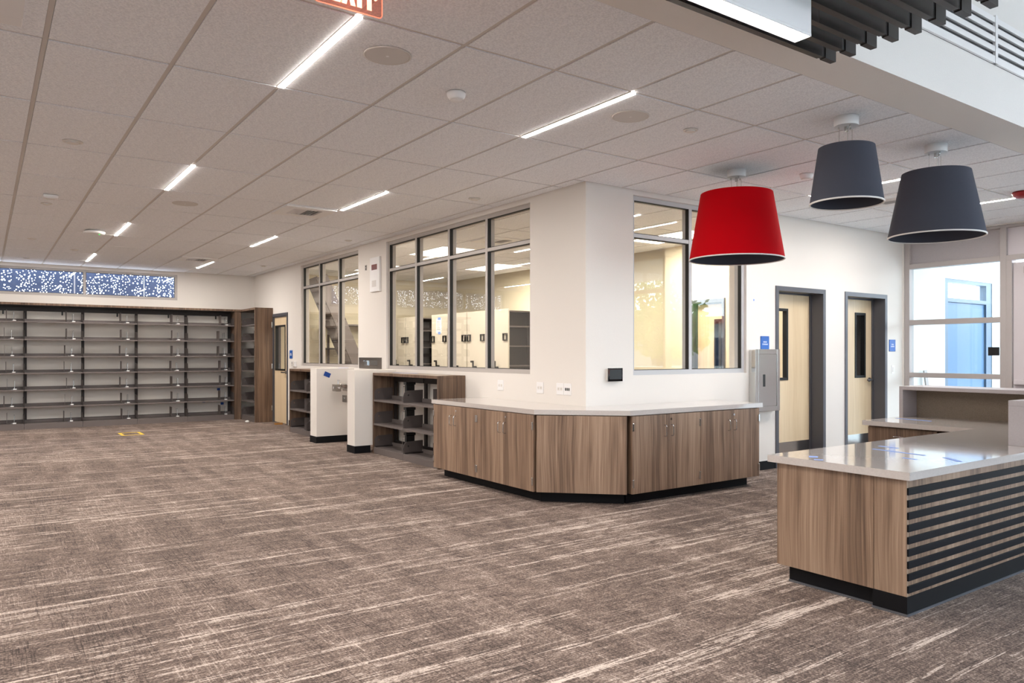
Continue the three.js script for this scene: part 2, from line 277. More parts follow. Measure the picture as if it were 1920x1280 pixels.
// ---- doors
function leaf(w, h, lite, m, x0 = 0) { const [a, b, s, t] = lite; return [bx(x0, a, 0.01, h, -0.022, 0.022), bx(b, w, 0.01, h, -0.022, 0.022), bx(a, b, 0.01, s, -0.022, 0.022), bx(a, b, t, h, -0.022, 0.022)]; }
function lever(parent, x, y, dir, m) {
  const h = part('lever_handle', [cyZ(0.03, 0.022, 0.034, x, y, 20), cyZ(0.011, 0.034, 0.075, x, y, 12), bx(Math.min(x + dir * 0.012, x - dir * 0.125), Math.max(x + dir * 0.012, x - dir * 0.125), y - 0.014, y + 0.014, 0.064, 0.088, 0.008)], m, parent, 'satin metal lever handle');
  return h;
}
function door(name, pos, turn, w, h, frameDepth, leafZ, lite, handleX, dir, opts = {}) {
  const o = struct(name); o.position.set(...pos); o.rotation.y = turn; const f = 0.055;
  part('door_frame', [bx(-f, 0, 0, h + f, -frameDepth, 0.012), bx(w, w + f, 0, h + f, -frameDepth, 0.012), bx(0, w, h, h + f, -frameDepth, 0.012), bx(0, 0.018, 0, h, leafZ + 0.024, leafZ + 0.045), bx(w - 0.018, w, 0, h, leafZ + 0.024, leafZ + 0.045), bx(0.018, w - 0.018, h - 0.018, h, leafZ + 0.024, leafZ + 0.045)], M.doorFrame, o, 'dark grey steel door frame');
  const L = new THREE.Group(); L.name = 'door_leaf'; L.position.z = leafZ; o.add(L);
  part('leaf_panel', leaf(w - 0.003, h - 0.003, lite, M.maple, 0.003).map((g) => shiftUv(g, opts.du || 0, 0)), M.maple, L, 'pale maple veneer');
  const [a, b, s, t] = lite, k = 0.02;
  part('vision_frame', [bx(a - k, a + 0.012, s - k, t + k, -0.03, 0.03), bx(b - 0.012, b + k, s - k, t + k, -0.03, 0.03), bx(a + 0.012, b - 0.012, s - k, s + 0.012, -0.03, 0.03), bx(a + 0.012, b - 0.012, t - 0.012, t + k, -0.03, 0.03)], M.gasket, L, 'black vision panel frame');
  const g = new THREE.PlaneGeometry(b - a - 0.024, t - s - 0.024); g.translate((a + b) / 2, (s + t) / 2, 0); part('vision_pane', fin(g), M.glass, L);
  if (opts.kick) part('kick_plate', bx(0.02, w - 0.02, 0.02, 0.262, 0.022, 0.025), M.stainless, L, 'brushed steel kick plate');
  if (handleX !== null) lever(L, handleX, 1.0, dir, M.lever);
  for (const y of opts.hinges || []) part('hinge', [cy(0.008, 0.008, y - 0.055, y + 0.055, opts.hingeX, 0.026, 10), bx(opts.hingeX - 0.012, opts.hingeX + 0.012, y - 0.05, y + 0.05, 0.02, 0.025)], M.stainless, o);
  return o;
}
door('door_1', [7.655, 0, ZB], 0, 0.9, 2.113, 0.25, -0.205, [0.16, 0.42, 1.05, 1.9], 0.07, -1, { kick: true });
door('door_2', [9.10, 0, ZB], 0, 0.905, 2.113, 0.25, -0.205, [0.5, 0.72, 1.05, 1.9], 0.83, 1, { kick: true, du: 0.5 });
door('door_3', [XA, 0, -15.405], -Math.PI / 2, 0.85, 2.095, 0.15, -0.045, [0.08, 0.67, 1.05, 1.9], 0.72, 1, { hinges: [0.28, 1.11, 1.94], hingeX: -0.01, du: 0.2 });
door('door_4', [8.67, 0, -7.9], -Math.PI / 2, 0.555, 2.113, 0.15, -0.1, [0.36, 0.48, 0.9, 1.85], 0.08, -1, {});
// black rubber base where the wall is bare
struct('baseboard_south', bx(6.52, 7.6, 0, 0.102, ZB, ZB + 0.008), M.rubber);
struct('baseboard_doors', [bx(8.61, 9.045, 0, 0.102, ZB, ZB + 0.008), bx(10.06, XE - 0.09, 0, 0.102, ZB, ZB + 0.008)], M.rubber);
struct('baseboard_west', bx(XA - 0.008, XA, 0, 0.102, -14.44, -13.35), M.rubber);

// ---- storefront to the east: bars, panes, opaque head panels, pale door
{
  const o = struct('window_5'); const x0 = XE - 0.06, x1 = XE + 0.06, bar = (z0, z1, y0, y1) => bx(x0, x1, y0, y1, z0, z1, 0.003);
  part('jamb', [bar(-5.615, -5.545, 0, 2.995)], M.frameGrey, o);
  part('mullion', [bar(-4.37, -4.295, 0, 2.995)], M.frameGrey, o);
  for (const [a, b] of [[0.0, 0.06], [1.03, 1.095], [1.76, 1.83], [2.545, 2.61], [2.96, 2.998]]) part('transom', bar(-5.545, -4.37, a, b), M.frameGrey, o);
  for (const [a, b] of [[0.06, 1.03], [1.095, 1.76], [1.83, 2.545]]) { const g = new THREE.PlaneGeometry(1.175, b - a); g.rotateY(-Math.PI / 2); g.translate(XE, (a + b) / 2, -4.9575); part('pane', fin(g), M.glassTint, o); }
  part('head_panel', bx(XE - 0.015, XE + 0.015, 2.61, 2.96, -5.545, -4.37), M.solidGrey, o);
  part('head_panel', bx(XE - 0.015, XE + 0.015, 2.61, 2.96, -4.295, -3.1), M.doorGrey, o);
  part('transom', bar(-4.295, -3.1, 2.545, 2.61), M.frameGrey, o); part('transom', bar(-4.295, -3.1, 2.96, 2.998), M.frameGrey, o);
  part('jamb', [bar(-3.17, -3.1, 0, 2.545)], M.frameGrey, o); part('jamb', [bar(-4.295, -4.23, 0, 2.545)], M.frameGrey, o);
  part('mullion', bar(-2.76, -2.6, 0, 2.998), M.frameGrey, o); part('side_panel', bx(XE - 0.02, XE + 0.02, 0, 2.998, -3.1, -2.76), M.doorGrey, o);
  for (const z of [-1.15, 0.35, 1.85, 3.35, 4.85, 6.52]) part('mullion', bar(z - 0.04, z + 0.04, 0.05, 4.15), M.frameGrey, o);
  const zz = [-2.6, -1.15, 0.35, 1.85, 3.35, 4.85, 6.6];
  for (let i = 0; i < 6; i++) for (const [a, b] of [[0.05, 0.11], [1.03, 1.095], [2.545, 2.61], [3.19, 3.45], [4.09, 4.15]]) part('transom', bar(zz[i] + 0.04, zz[i + 1] - 0.04, a, b), M.frameGrey, o);
  for (let i = 0; i < 6; i++) for (const [a, b] of [[0.11, 1.03], [1.095, 2.545], [2.61, 3.19], [3.45, 4.09]]) { const g = new THREE.PlaneGeometry(zz[i + 1] - zz[i] - 0.08, b - a); g.rotateY(-Math.PI / 2); g.translate(XE, (a + b) / 2, (zz[i] + zz[i + 1]) / 2); part('pane', fin(g), a > 3 ? M.glass : M.glassTint, o); }
  const d = struct('door_5'); d.position.set(XE, 0, 0);
  part('door_leaf', bx(-0.03, 0.015, 0.01, 2.51, -4.225, -3.175, 0.003), M.doorGrey, d, 'pale grey flush door leaf');
  part('door_closer', bx(-0.1, -0.032, 2.36, 2.45, -4.08, -3.75, 0.006), M.brushed, d, 'grey overhead door closer');
  part('panic_bar', [bx(-0.1, -0.06, 0.97, 1.03, -4.2, -3.25, 0.01), bx(-0.06, -0.031, 0.96, 1.04, -4.2, -4.1), bx(-0.06, -0.031, 0.96, 1.04, -3.35, -3.25)], M.doorGrey, d, 'horizontal push bar');
}
for (const [n, a, b] of [[6, -4.4, -0.2], [7, 0.2, 4.6], [8, 5.0, 10.0]]) {
  const o = struct('window_' + n), zc = ZS + 0.1, xs = []; const k = Math.round((b - a) / 1.4); for (let i = 0; i <= k; i++) xs.push(a + (b - a) * i / k);
  for (const x of xs) part('mullion', bx(Math.max(a, x - 0.035), Math.min(b, x + 0.035), 0.05, 4.15, zc - 0.05, zc + 0.05), M.frameGrey, o);
  for (let i = 0; i < k; i++) for (const [y0, y1, ty, th] of [[0.05, 1.06, 1.06, 0.06], [1.12, 2.55, 2.55, 0.06], [2.61, 3.19, 3.19, 0.26], [3.45, 4.09, 4.09, 0.06]]) {
    part('transom', bx(xs[i] + 0.035, xs[i + 1] - 0.035, ty, ty + th, zc - 0.045, zc + 0.045), M.frameGrey, o);
    const g = new THREE.PlaneGeometry(xs[i + 1] - xs[i] - 0.07, y1 - y0); g.translate((xs[i] + xs[i + 1]) / 2, (y0 + y1) / 2, zc); part('pane', fin(g), y0 > 3 ? M.glass : M.glassTint, o);
  }
}

// ================================================================= OUTSIDE
solo('pavement', bx(-60, 70, -0.25, -0.12, -60, 70), M.concrete, 'pale concrete paving outside the glazed walls', 'pavement').userData.kind = 'structure';
{
  const f = struct('wall_facade', [bx(10.69, 11.70, -0.12, 3.6, -5.9, ZB), bx(13.26, 19, -0.12, 3.6, -5.9, ZB), bx(11.70, 13.26, 2.5, 3.6, -5.9, ZB)], M.facade);
  const d = struct('door_6'); d.position.set(11.7, -0.12, ZB - 0.06);
  part('door_frame', [bx(0, 0.11, 0, 2.62, -0.05, 0.05), bx(1.37, 1.56, 0, 2.62, -0.05, 0.05), bx(0.11, 1.37, 2.27, 2.33, -0.05, 0.05), bx(0.11, 1.37, 2.57, 2.62, -0.05, 0.05)], std(0x6d7f91, 0.4, 0.3), d);
  part('door_leaf', bx(0.115, 1.365, 0.01, 2.265, -0.03, 0.02, 0.003), M.doorBlue, d, 'flat blue grey door leaf');
  const g = new THREE.PlaneGeometry(1.26, 0.24); g.translate(0.74, 2.45, 0); part('pane', fin(g), M.glass, d);
  part('lever_handle', [cyZ(0.03, 0.02, 0.04, 1.27, 1.1), bx(1.15, 1.28, 1.09, 1.11, 0.05, 0.07, 0.005), cyZ(0.01, 0.04, 0.06, 1.27, 1.1)], M.stainless, d);
  const b = solo('leaning_board', bx(-0.04, 0.04, 0, 1.25, -0.01, 0.01), M.frameGrey, 'grey board leaning on the white outside wall', 'board', [11.12, -0.12, ZB + 0.16]); b.rotation.x = -0.09; b.rotation.z = 0.09;
}
function tree(x, z, h, r, seed, label) {
  const t = thing('tree', label, 'tree', [x, -0.12, z]); const q = rng(seed), gs = [];
  part('trunk', [tube([[0, 0, 0], [0.06, h * 0.3, 0.03], [0, h * 0.62, 0]], 0.09, 12, 8), tube([[0.03, h * 0.35, 0], [0.4 * r, h * 0.55, 0.2 * r], [0.7 * r, h * 0.75, 0.3 * r]], 0.04, 10, 6), tube([[0.03, h * 0.4, 0], [-0.4 * r, h * 0.6, -0.2 * r], [-0.6 * r, h * 0.8, -0.1 * r]], 0.04, 10, 6)], M.bark, t);
  const a = new THREE.OctahedronGeometry(0.11, 0); a.scale(1, 0.35, 0.7);
  for (let k = 0; k < 900; k++) { const g = a.clone(), u = q() * 2 - 1, p = q() * 6.283, s = Math.cbrt(q()) * r, w = Math.sqrt(1 - u * u); g.rotateX(q() * 3); g.rotateY(q() * 6); g.rotateZ(q() * 3); const e = 0.8 + q() * 0.9; g.scale(e, e, e); g.translate(Math.cos(p) * w * s, h * 0.68 + u * s * 0.72, Math.sin(p) * w * s); gs.push(g); }
  const f = part('foliage', fin(mergeGeometries(gs)), M.leaf, t); f.userData.kind = 'stuff';
}
tree(19.5, 7.5, 3.4, 1.5, 5, 'leafy green tree outside the east glazing by the brick planter'); tree(24, 12.5, 5.0, 2.2, 6, 'taller green tree behind the brick planter outside');
{
  const p = thing('brick_planter', 'long red brick planter wall with a pale coping outside', 'planter', [21, -0.12, 4]);
  part('planter_wall', bx(0, 0.5, 0, 0.9, -6, 14), M.brickRed, p); part('coping', bx(-0.04, 0.54, 0.9, 0.98, -6.04, 14.04), M.facade, p);
  const h = thing('low_building', 'low pale building with a red fascia across the paving', 'building', [34, -0.12, 4]);
  part('wall', bx(0, 8, 0, 3.2, -16, 30), M.concrete, h); part('fascia', bx(-0.6, 8, 3.2, 3.6, -16.4, 30.4), M.brickRed, h);
  const b = thing('added_building', 'long pale building added beyond the south paving to block low sky', 'building', [-46, -0.12, 27]); part('wall', bx(0, 60, 0, 5.2, 0, 8), M.concrete, b); part('parapet', bx(-0.2, 60.2, 5.2, 5.5, -0.2, 8.2), M.facade, b); for (let k = 0; k < 14; k++) part('window', bx(2 + k * 4.1, 4.4 + k * 4.1, 1.0, 2.6, -0.03, 0.02), M.screenPanel, b);  // pale building added out of view to keep low sky off the walls
  for (let k = 0; k < 8; k++) part('window', bx(-0.03, 0.02, 0.8, 2.4, -14 + k * 5, -11 + k * 5), M.screenPanel, h);
}
struct('canopy_east', bx(XE + 0.13, XE + 3.4, 3.24, 3.42, ZB, ZS + 0.2), M.facade); struct('added_canopy_south', bx(XW - 0.2, XE + 3.4, 3.24, 3.42, ZS + 0.2, ZS + 3.4), M.facade);  // canopies cut high sky off the inside walls; the south one is added unseen
// perforated sunscreen behind the high window
{
  const s = thing('sunscreen', 'dark blue metal sunscreen perforated with round holes outside the high window', 'screen', [0, 0, ZF - 0.75]); const q = rng(31);
  const flow = noise2(33, 9, 5);
  for (let k = 0; k < 5; k++) {
    const a = -2.2 + k * 1.22, b = a + (k === 2 ? 1.195 : 1.217), sh = new THREE.Shape([[a, 2.2], [b, 2.2], [b, 3.2], [a, 3.2]].map((v) => new THREE.Vector2(...v))), done = [];
    for (let n = 0; n < 4000 && done.length < 330; n++) {
      const r = 0.006 + 0.0125 * q() * q(), x = a + r + 0.02 + q() * (b - a - 2 * r - 0.04), y = 2.24 + q() * 0.9; const f = flow(x / 3, y / 1.2); if (Math.abs(f - 0.5) < 0.06) continue;
      if (done.some((d) => Math.hypot(d[0] - x, d[1] - y) < d[2] + r + 0.012)) continue; done.push([x, y, r]);
      const p = new THREE.Path(); p.absarc(x, y, r, 0, Math.PI * 2, true); sh.holes.push(p);
    }
    const g = new THREE.ExtrudeGeometry(sh, { depth: 0.004, bevelEnabled: false, curveSegments: 5 }); part('screen_panel', fin(g), M.screenPanel, s);
  }
  for (const x of [-1.02, 1.42, 3.86]) part('post', bx(x, x + 0.05, -0.12, 3.3, -0.08, -0.02), M.aluminium, s);
}

// ================================================================= LIGHTS IN THE CEILING
function stripLight(x, z, label, group, power = STRIP, col = WARM) {
  const o = thing('strip_light', label, 'ceiling light', [x, C, z], 0, group);
  part('housing', [bx(-0.024, -0.019, -0.008, 0.02, -0.608, 0.608), bx(0.019, 0.024, -0.008, 0.02, -0.608, 0.608)], M.grid, o);
  part('lens', bx(-0.019, 0.019, -0.012, 0.01, -0.606, 0.606), M.led, o, 'glowing white diffuser');
  const l = new THREE.RectAreaLight(col, power, 0.036, 1.2); l.position.set(x, C - 0.0135, z); l.rotation.x = -Math.PI / 2; scene.add(l); return o;
}
const hallStrips = 'linear ceiling lights over the carpet in two rows';
const LZ = [0, 3, 6, 9].map((j) => Z0 - (j + 0.5) * TZ);
LZ.forEach((z, k) => stripLight(1.49, z, ['linear ceiling light beside the exit sign and a round speaker', 'linear ceiling light above the round speaker near the white sensors', 'linear ceiling light beside the disc with a green lamp', 'linear ceiling light nearest the high perforated window'][k], hallStrips));
LZ.forEach((z, k) => stripLight(3.332, z, ['linear ceiling light next to a round speaker and the white wall corner', 'linear ceiling light touching the corner of a square air vent', 'linear ceiling light between the two square air vents', 'linear ceiling light at the corner of the far air vent'][k], hallStrips));
stripLight(X0 + 11 * TX + 0.05, LZ[0], 'linear ceiling light partly hidden behind the grey pendant shades', hallStrips);
stripLight(X0 + 14 * TX + 0.05, LZ[0], 'linear ceiling light by the red alarm and the glazed entrance', hallStrips);
for (const z of LZ) { stripLight(X0 - TX + 0.02 - 0.6, z, 'linear ceiling light in the row along the west wall', 'linear ceiling lights along the west side'); stripLight(X0 - 4 * TX - 1.2, z, 'linear ceiling light in the row along the west wall', 'linear ceiling lights along the west side'); }
// stack room: square light panels and strips
function panelLight(x, z, label) {
  const o = thing('ceiling_panel_light', label, 'ceiling light', [x, C, z], 0, 'bright light panels in the stack room'); part('panel_frame', [bx(-0.3, 0.3, -0.012, 0, -0.6, -0.585), bx(-0.3, 0.3, -0.012, 0, 0.585, 0.6), bx(-0.3, -0.285, -0.012, 0, -0.585, 0.585), bx(0.285, 0.3, -0.012, 0, -0.585, 0.585)], M.white, o);
  part('diffuser', bx(-0.285, 0.285, -0.01, 0, -0.585, 0.585), M.panelLed, o);
  const l = new THREE.RectAreaLight(DAYWHITE, PANEL, 0.56, 1.16); l.position.set(x, C - 0.014, z); l.rotation.x = -Math.PI / 2; scene.add(l);
}
panelLight(6.0, -10.9, 'bright ceiling panel seen through the second pane of the four-part window'); panelLight(7.9, -7.6, 'bright ceiling panel seen through the window beside the red lamp'); panelLight(6.2, -13.7, 'bright ceiling panel over the far end of the stack room');
panelLight(7.9, -12.3, 'bright ceiling panel above the mobile shelves');
for (const [x, z, l] of [[6.98, -9.6, 'linear ceiling light in the stack room above the shelf ends'], [6.3, -7.2, 'linear ceiling light in the stack room behind the corner window'], [5.6, -12.4, 'linear ceiling light in the stack room behind the three-part window']]) stripLight(x, z, l, 'linear lights in the stack room', 90, DAYWHITE);

// ================================================================= CEILING FITTINGS
function roundSpeaker(x, z, label) { const o = thing('ceiling_speaker', label, 'speaker', [x, C - 0.006, z], 0, 'round ceiling speakers'); part('rim', lathe([[0.118, 0], [0.132, 0], [0.132, -0.004], [0.124, -0.008], [0.118, -0.006]]), M.grid, o); part('grille', cy(0.118, 0.118, -0.006, 0), M.speaker, o); part('badge', cy(0.008, 0.008, -0.008, -0.006, 0, 0, 10), M.white, o); }
roundSpeaker(1.81, -3.9, 'round speaker grille beside the linear light with the exit sign'); roundSpeaker(3.64, -3.9, 'round speaker grille beside the linear light by the white corner'); roundSpeaker(1.79, -9.05, 'round speaker grille past the second linear light');
function smoke(x, z, label) { const o = thing('smoke_detector', label, 'detector', [x, C - 0.006, z]); part('base', lathe([[0, 0], [0.06, 0], [0.06, -0.012], [0.056, -0.03], [0.045, -0.042]]), M.white, o); part('cap', lathe([[0.045, -0.042], [0.038, -0.05], [0, -0.054]]), M.white, o); part('vent_ring', lathe([[0.043, -0.043], [0.046, -0.043], [0.042, -0.049], [0.039, -0.049]]), M.speaker, o); }
smoke(2.42, -4.2, 'white domed smoke detector between the two near linear lights'); smoke(6.12, -4.2, 'white domed smoke detector behind the red pendant'); smoke(6.3, -8.2, 'smoke detector in the stack room behind the corner window');
function can(x, z, label, s = 1) { const o = thing('sprinkler_cover', label, 'sprinkler', [x, C - 0.006, z], 0, 'small round ceiling covers'); part('trim_ring', lathe([[0.036 * s, -0.001], [0.055 * s, -0.001], [0.054 * s, -0.006], [0.04 * s, -0.008], [0.036 * s, -0.001]], 32), M.canTrim, o); part('cover_plate', cy(0.034 * s, 0.034 * s, -0.016, 0, 0, 0, 24), M.canInner, o); }
can(4.225, -3.88, 'small round cover in the ceiling ahead of the red pendant'); can(0.56, -6.93, 'small round ceiling cover two tiles short of the white sensor', 1.3); can(0.56, -9.95, 'small round ceiling cover just past the white sensor'); can(0.557, -13.1, 'small bright round ceiling cover near the far high window'); can(1.167, -14.1, 'small pale round ceiling cover near the last linear light', 1.1); can(4.229, -6.95, 'small round ceiling cover above the four-part window', 1.2); can(4.3, -10.6, 'small round ceiling cover by the wall panel'); can(4.25, -14.6, 'small round ceiling cover near the maple door'); can(0.6, -15.8, 'small round ceiling cover right at the high window');
{
  const o = thing('motion_sensor', 'white oblong sensor on the ceiling', 'sensor', [0.562, C - 0.006, -9.4]); part('body', bx(-0.07, 0.07, -0.04, 0, -0.06, 0.06, 0.018), M.white, o); part('lens', bx(-0.04, 0.04, -0.044, -0.038, -0.03, 0.03, 0.002), M.offWhite, o);
  const a = thing('access_point', 'white disc on the ceiling with a small green lamp', 'access point', [1.2, C - 0.006, -11.75]); part('bracket', cy(0.08, 0.08, -0.015, 0), M.speaker, a); part('disc', lathe([[0, -0.015], [0.12, -0.015], [0.13, -0.025], [0.12, -0.045], [0.09, -0.052], [0, -0.054]]), M.white, a); part('status_lamp', cy(0.008, 0.008, -0.058, -0.053, 0.055, 0.03, 10), M.greenLed, a);
  const r = thing('alarm_strobe', 'red fire alarm on the ceiling by the glazed entrance', 'alarm', [8.58, C - 0.006, -3.36]); part('base', lathe([[0, 0], [0.09, 0], [0.095, -0.02], [0.08, -0.045]]), M.red, r); part('dome', lathe([[0.08, -0.045], [0.05, -0.062], [0, -0.066]]), M.red, r);
}
function diffuser(x, z, label, s = 0.29) {
  const o = thing('air_diffuser', label, 'air vent', [x, C - 0.006, z], 0, 'square ceiling air vents'); const k = s * 0.56;
  part('face', [bx(-s, s, -0.016, 0, -s, -k, 0.005), bx(-s, s, -0.016, 0, k, s, 0.005), bx(-s, -k, -0.016, 0, -k, k), bx(k, s, -0.016, 0, -k, k)], M.white, o);
  for (let i = 0; i < 8; i++) { const g = bx(-0.0012, 0.0012, -0.012, 0.012, -k + 0.003, k - 0.003); g.rotateZ(i < 4 ? 0.7 : -0.7); g.translate(-k + (i + 0.5) * 2 * k / 8, -0.009, 0); part('louver', fin(g), M.white, o); }
}
diffuser(3.005, -8.74, 'square air vent at the end of a linear light over the carpet'); diffuser(3.005, -14.25, 'square air vent by the farthest linear light'); diffuser(7.87, -4.36, 'dark slotted air vent between the grey pendants', 0.26); diffuser(-0.115, -4.35, 'square white air vent one row of tiles past the exit sign', 0.27); diffuser(6.05, -9.3, 'square air vent in the stack room ceiling');

// exit sign
{
  const o = thing('exit_sign', 'edge-lit clear exit sign glowing red, hung from the ceiling', 'exit sign', [1.26, 2.825, -3.1]);
  const w = 0.152, h = 0.178, s = new THREE.Shape(); s.moveTo(-w + 0.012, 0); s.lineTo(w - 0.012, 0); s.quadraticCurveTo(w, 0, w, 0.012); s.lineTo(w, h); s.lineTo(-w, h); s.lineTo(-w, 0.012); s.quadraticCurveTo(-w, 0, -w + 0.012, 0);
  part('clear_panel', plate(s, 0.004), M.exitPanel, o);
  part('glowing_edge', [tube([[-w, h, 0.002], [-w, 0.012, 0.002], [-w + 0.004, 0.004, 0.002], [-w + 0.012, 0, 0.002], [w - 0.012, 0, 0.002], [w - 0.004, 0.004, 0.002], [w, 0.012, 0.002], [w, h, 0.002]], 0.0026, 80, 6)], M.exitEdge, o);
  const glyph = (pts) => { const q = plate(new THREE.Shape(pts.map((v) => new THREE.Vector2(v[0], v[1]))), 0.003); q.translate(0, 0.02, 0.0045); return q; }, T = 0.148, k = 0.02;
  part('letter_e', glyph([[-0.098, 0], [-0.042, 0], [-0.042, k], [-0.076, k], [-0.076, 0.064], [-0.048, 0.064], [-0.048, 0.084], [-0.076, 0.084], [-0.076, T - k], [-0.042, T - k], [-0.042, T], [-0.098, T]]), M.exitGlow, o, 'glowing letter E');
  part('letter_x', glyph([[-0.034, 0], [-0.013, 0], [-0.004, 0.046], [0.006, 0], [0.027, 0], [0.008, 0.076], [0.026, T], [0.005, T], [-0.004, 0.104], [-0.012, T], [-0.033, T], [-0.015, 0.076]]), M.exitGlow, o, 'glowing letter X');
  part('letter_i', glyph([[0.035, 0], [0.056, 0], [0.056, T], [0.035, T]]), M.exitGlow, o, 'glowing letter I');
  part('letter_t', glyph([[0.08, 0], [0.101, 0], [0.101, T - k], [0.118, T - k], [0.118, T], [0.063, T], [0.063, T - k], [0.08, T - k]]), M.exitGlow, o, 'glowing letter T');
  part('arrow', glyph([[0.112, 0.048], [0.122, 0.048], [0.142, 0.072], [0.122, 0.096], [0.112, 0.096], [0.128, 0.072]]), M.exitGlow, o, 'glowing arrow head');
  part('canopy', bx(-0.16, 0.16, h, C - 2.825 - 0.004, -0.03, 0.03, 0.006), M.white, o);
  const l = new THREE.PointLight(new THREE.Color().setRGB(1, 0.3, 0.18), 0.12); l.position.set(1.26, 2.9, -3.03); scene.add(l);
}

// ================================================================= PENDANTS
function pendant(name, x, z, top, bot, rt, rb, m, label) {
  const o = thing(name, label, 'pendant lamp', [x, bot, z], 0, 'tapered drum pendants'); const H = top - bot, c = C - 0.006 - bot;
  part('canopy', [lathe([[0, c], [0.082, c], [0.082, c - 0.062], [0.08, c - 0.066], [0, c - 0.066]], 40)], M.white, o);
  part('cord_grip', [cy(0.014, 0.014, c - 0.1, c - 0.066, 0, 0, 14), cy(0.006, 0.006, c - 0.082, c - 0.066, 0.05, 0, 10), cy(0.006, 0.006, c - 0.082, c - 0.066, -0.025, 0.043, 10), cy(0.006, 0.006, c - 0.082, c - 0.066, -0.025, -0.043, 10)], M.stainless, o);
  for (let k = 0; k < 3; k++) { const a = k * 2.094 + 0.3; part('cable', tube([[0.05 * Math.cos(a), c - 0.08, 0.05 * Math.sin(a)], [0.05 * Math.cos(a), H - 0.03, 0.05 * Math.sin(a)]], 0.0013, 2, 5), M.brushed, o); }
  part('power_cord', tube([[0, c - 0.1, 0], [0.008, (c + H) / 2, 0.006], [0.0, H - 0.04, 0]], 0.003, 10, 6, 0.5), M.offWhite, o);
  part('shade', lathe([[rb, 0], [rt, H], [rt - 0.006, H], [rb - 0.006, 0.002]], 72), m, o);
  part('shade_lining', lathe([[rb - 0.008, 0.004], [rt - 0.008, H - 0.004], [0, H - 0.006]], 72), M.shadeInside, o, 'dark inner lining');
  part('hem', lathe([[rb - 0.007, 0.003], [rb - 0.006, -0.004], [rb + 0.002, -0.004], [rb + 0.003, 0.006], [rb, 0.006]], 72), M.rim, o, 'thin pale hem');
  part('spider', [bx(-rt + 0.01, rt - 0.01, H - 0.03, H - 0.024, -0.008, 0.008), bx(-0.008, 0.008, H - 0.03, H - 0.024, -rt + 0.01, rt - 0.01), cy(0.035, 0.035, H - 0.1, H - 0.024, 0, 0, 16)], M.steelDark, o);
  return o;
}
pendant('pendant_lamp', 5.49, -4.489, 2.80, 2.205, 0.318, 0.42, M.redFabric, 'large red tapered drum pendant lamp');
pendant('pendant_lamp', 4.878, -3.027, 2.80, 2.408, 0.187, 0.245, M.greyFabric, 'smaller charcoal grey drum pendant lamp beside the red one');
pendant('pendant_lamp', 6.097, -3.009, 2.79, 2.283, 0.249, 0.352, M.greyFabric, 'larger charcoal grey drum pendant lamp over the service desk');

// ================================================================= TIMBER BAFFLES, LINEAR PENDANT, WALL GRILLE
for (let k = 0; k < 9; k++) {
  const o = thing('ceiling_baffle', 'dark stained timber baffle hung below the white bulkhead', 'baffle', [0, 2.87, -2.308 + k * 0.1115], 0, 'dark timber ceiling baffles');
  part('beam', shiftUv(bx(0.4, 3.452, 0, 0.085, 0, 0.034, 0.001), R(), R()), M.espresso, o); part('spacer', bx(3.452, 3.478, 0.004, 0.085, 0.004, 0.03), M.black, o); part('end_block', shiftUv(bx(3.478, 3.571, 0, 0.085, 0, 0.034, 0.001), R(), R()), M.espresso, o);
  part('hanger_rod', [cy(0.004, 0.004, 0.085, HI - 2.87, 0.8, 0.017, 6), cy(0.004, 0.004, 0.085, HI - 2.87, 2.1, 0.017, 6)], M.black, o);
}
{
  const o = thing('linear_pendant', 'long white box light with a glowing underside below the timber baffles', 'pendant lamp', [0, 2.70, -2.0]);
  part('housing', [bx(0.3, 2.83, 0.012, 0.155, 0, 0.082, 0.002)], M.white, o); part('side_lip', [bx(0.3, 2.83, 0, 0.012, 0, 0.004), bx(0.3, 2.83, 0, 0.012, 0.078, 0.082), bx(2.826, 2.83, 0, 0.012, 0.004, 0.078)], M.white, o);
  part('lens', bx(0.304, 2.824, 0.004, 0.0115, 0.005, 0.077), M.led, o, 'glowing white diffuser'); part('hanger_rod', [cy(0.003, 0.003, 0.155, HI - 2.7, 0.6, 0.03, 6), cy(0.003, 0.003, 0.155, HI - 2.7, 2.2, 0.03, 6)], M.chrome, o);
  const l = new THREE.RectAreaLight(WARM, 40, 2.5, 0.07); l.position.set(1.565, 2.7, -1.959); l.rotation.x = -Math.PI / 2; scene.add(l);
  const g = thing('slot_grille', 'long white slot air grille with dark slits high on the bulkhead', 'air grille', [4.1, 3.36, ZBK]);
  part('backing', bx(0, 4.9, 0, 0.33, 0, 0.004), M.black, g); for (let k = 0; k < 5; k++) part('grille_bar', bx(0, 4.9, k * 0.0665 + (k ? 0.012 : 0), k * 0.0665 + 0.052, 0.002, 0.02, 0.003), M.white, g);
  for (const x of [-0.02, 1.53, 3.1, 4.88]) part('divider', bx(x, x + 0.035, 0, 0.33, 0.004, 0.024), M.white, g);
}

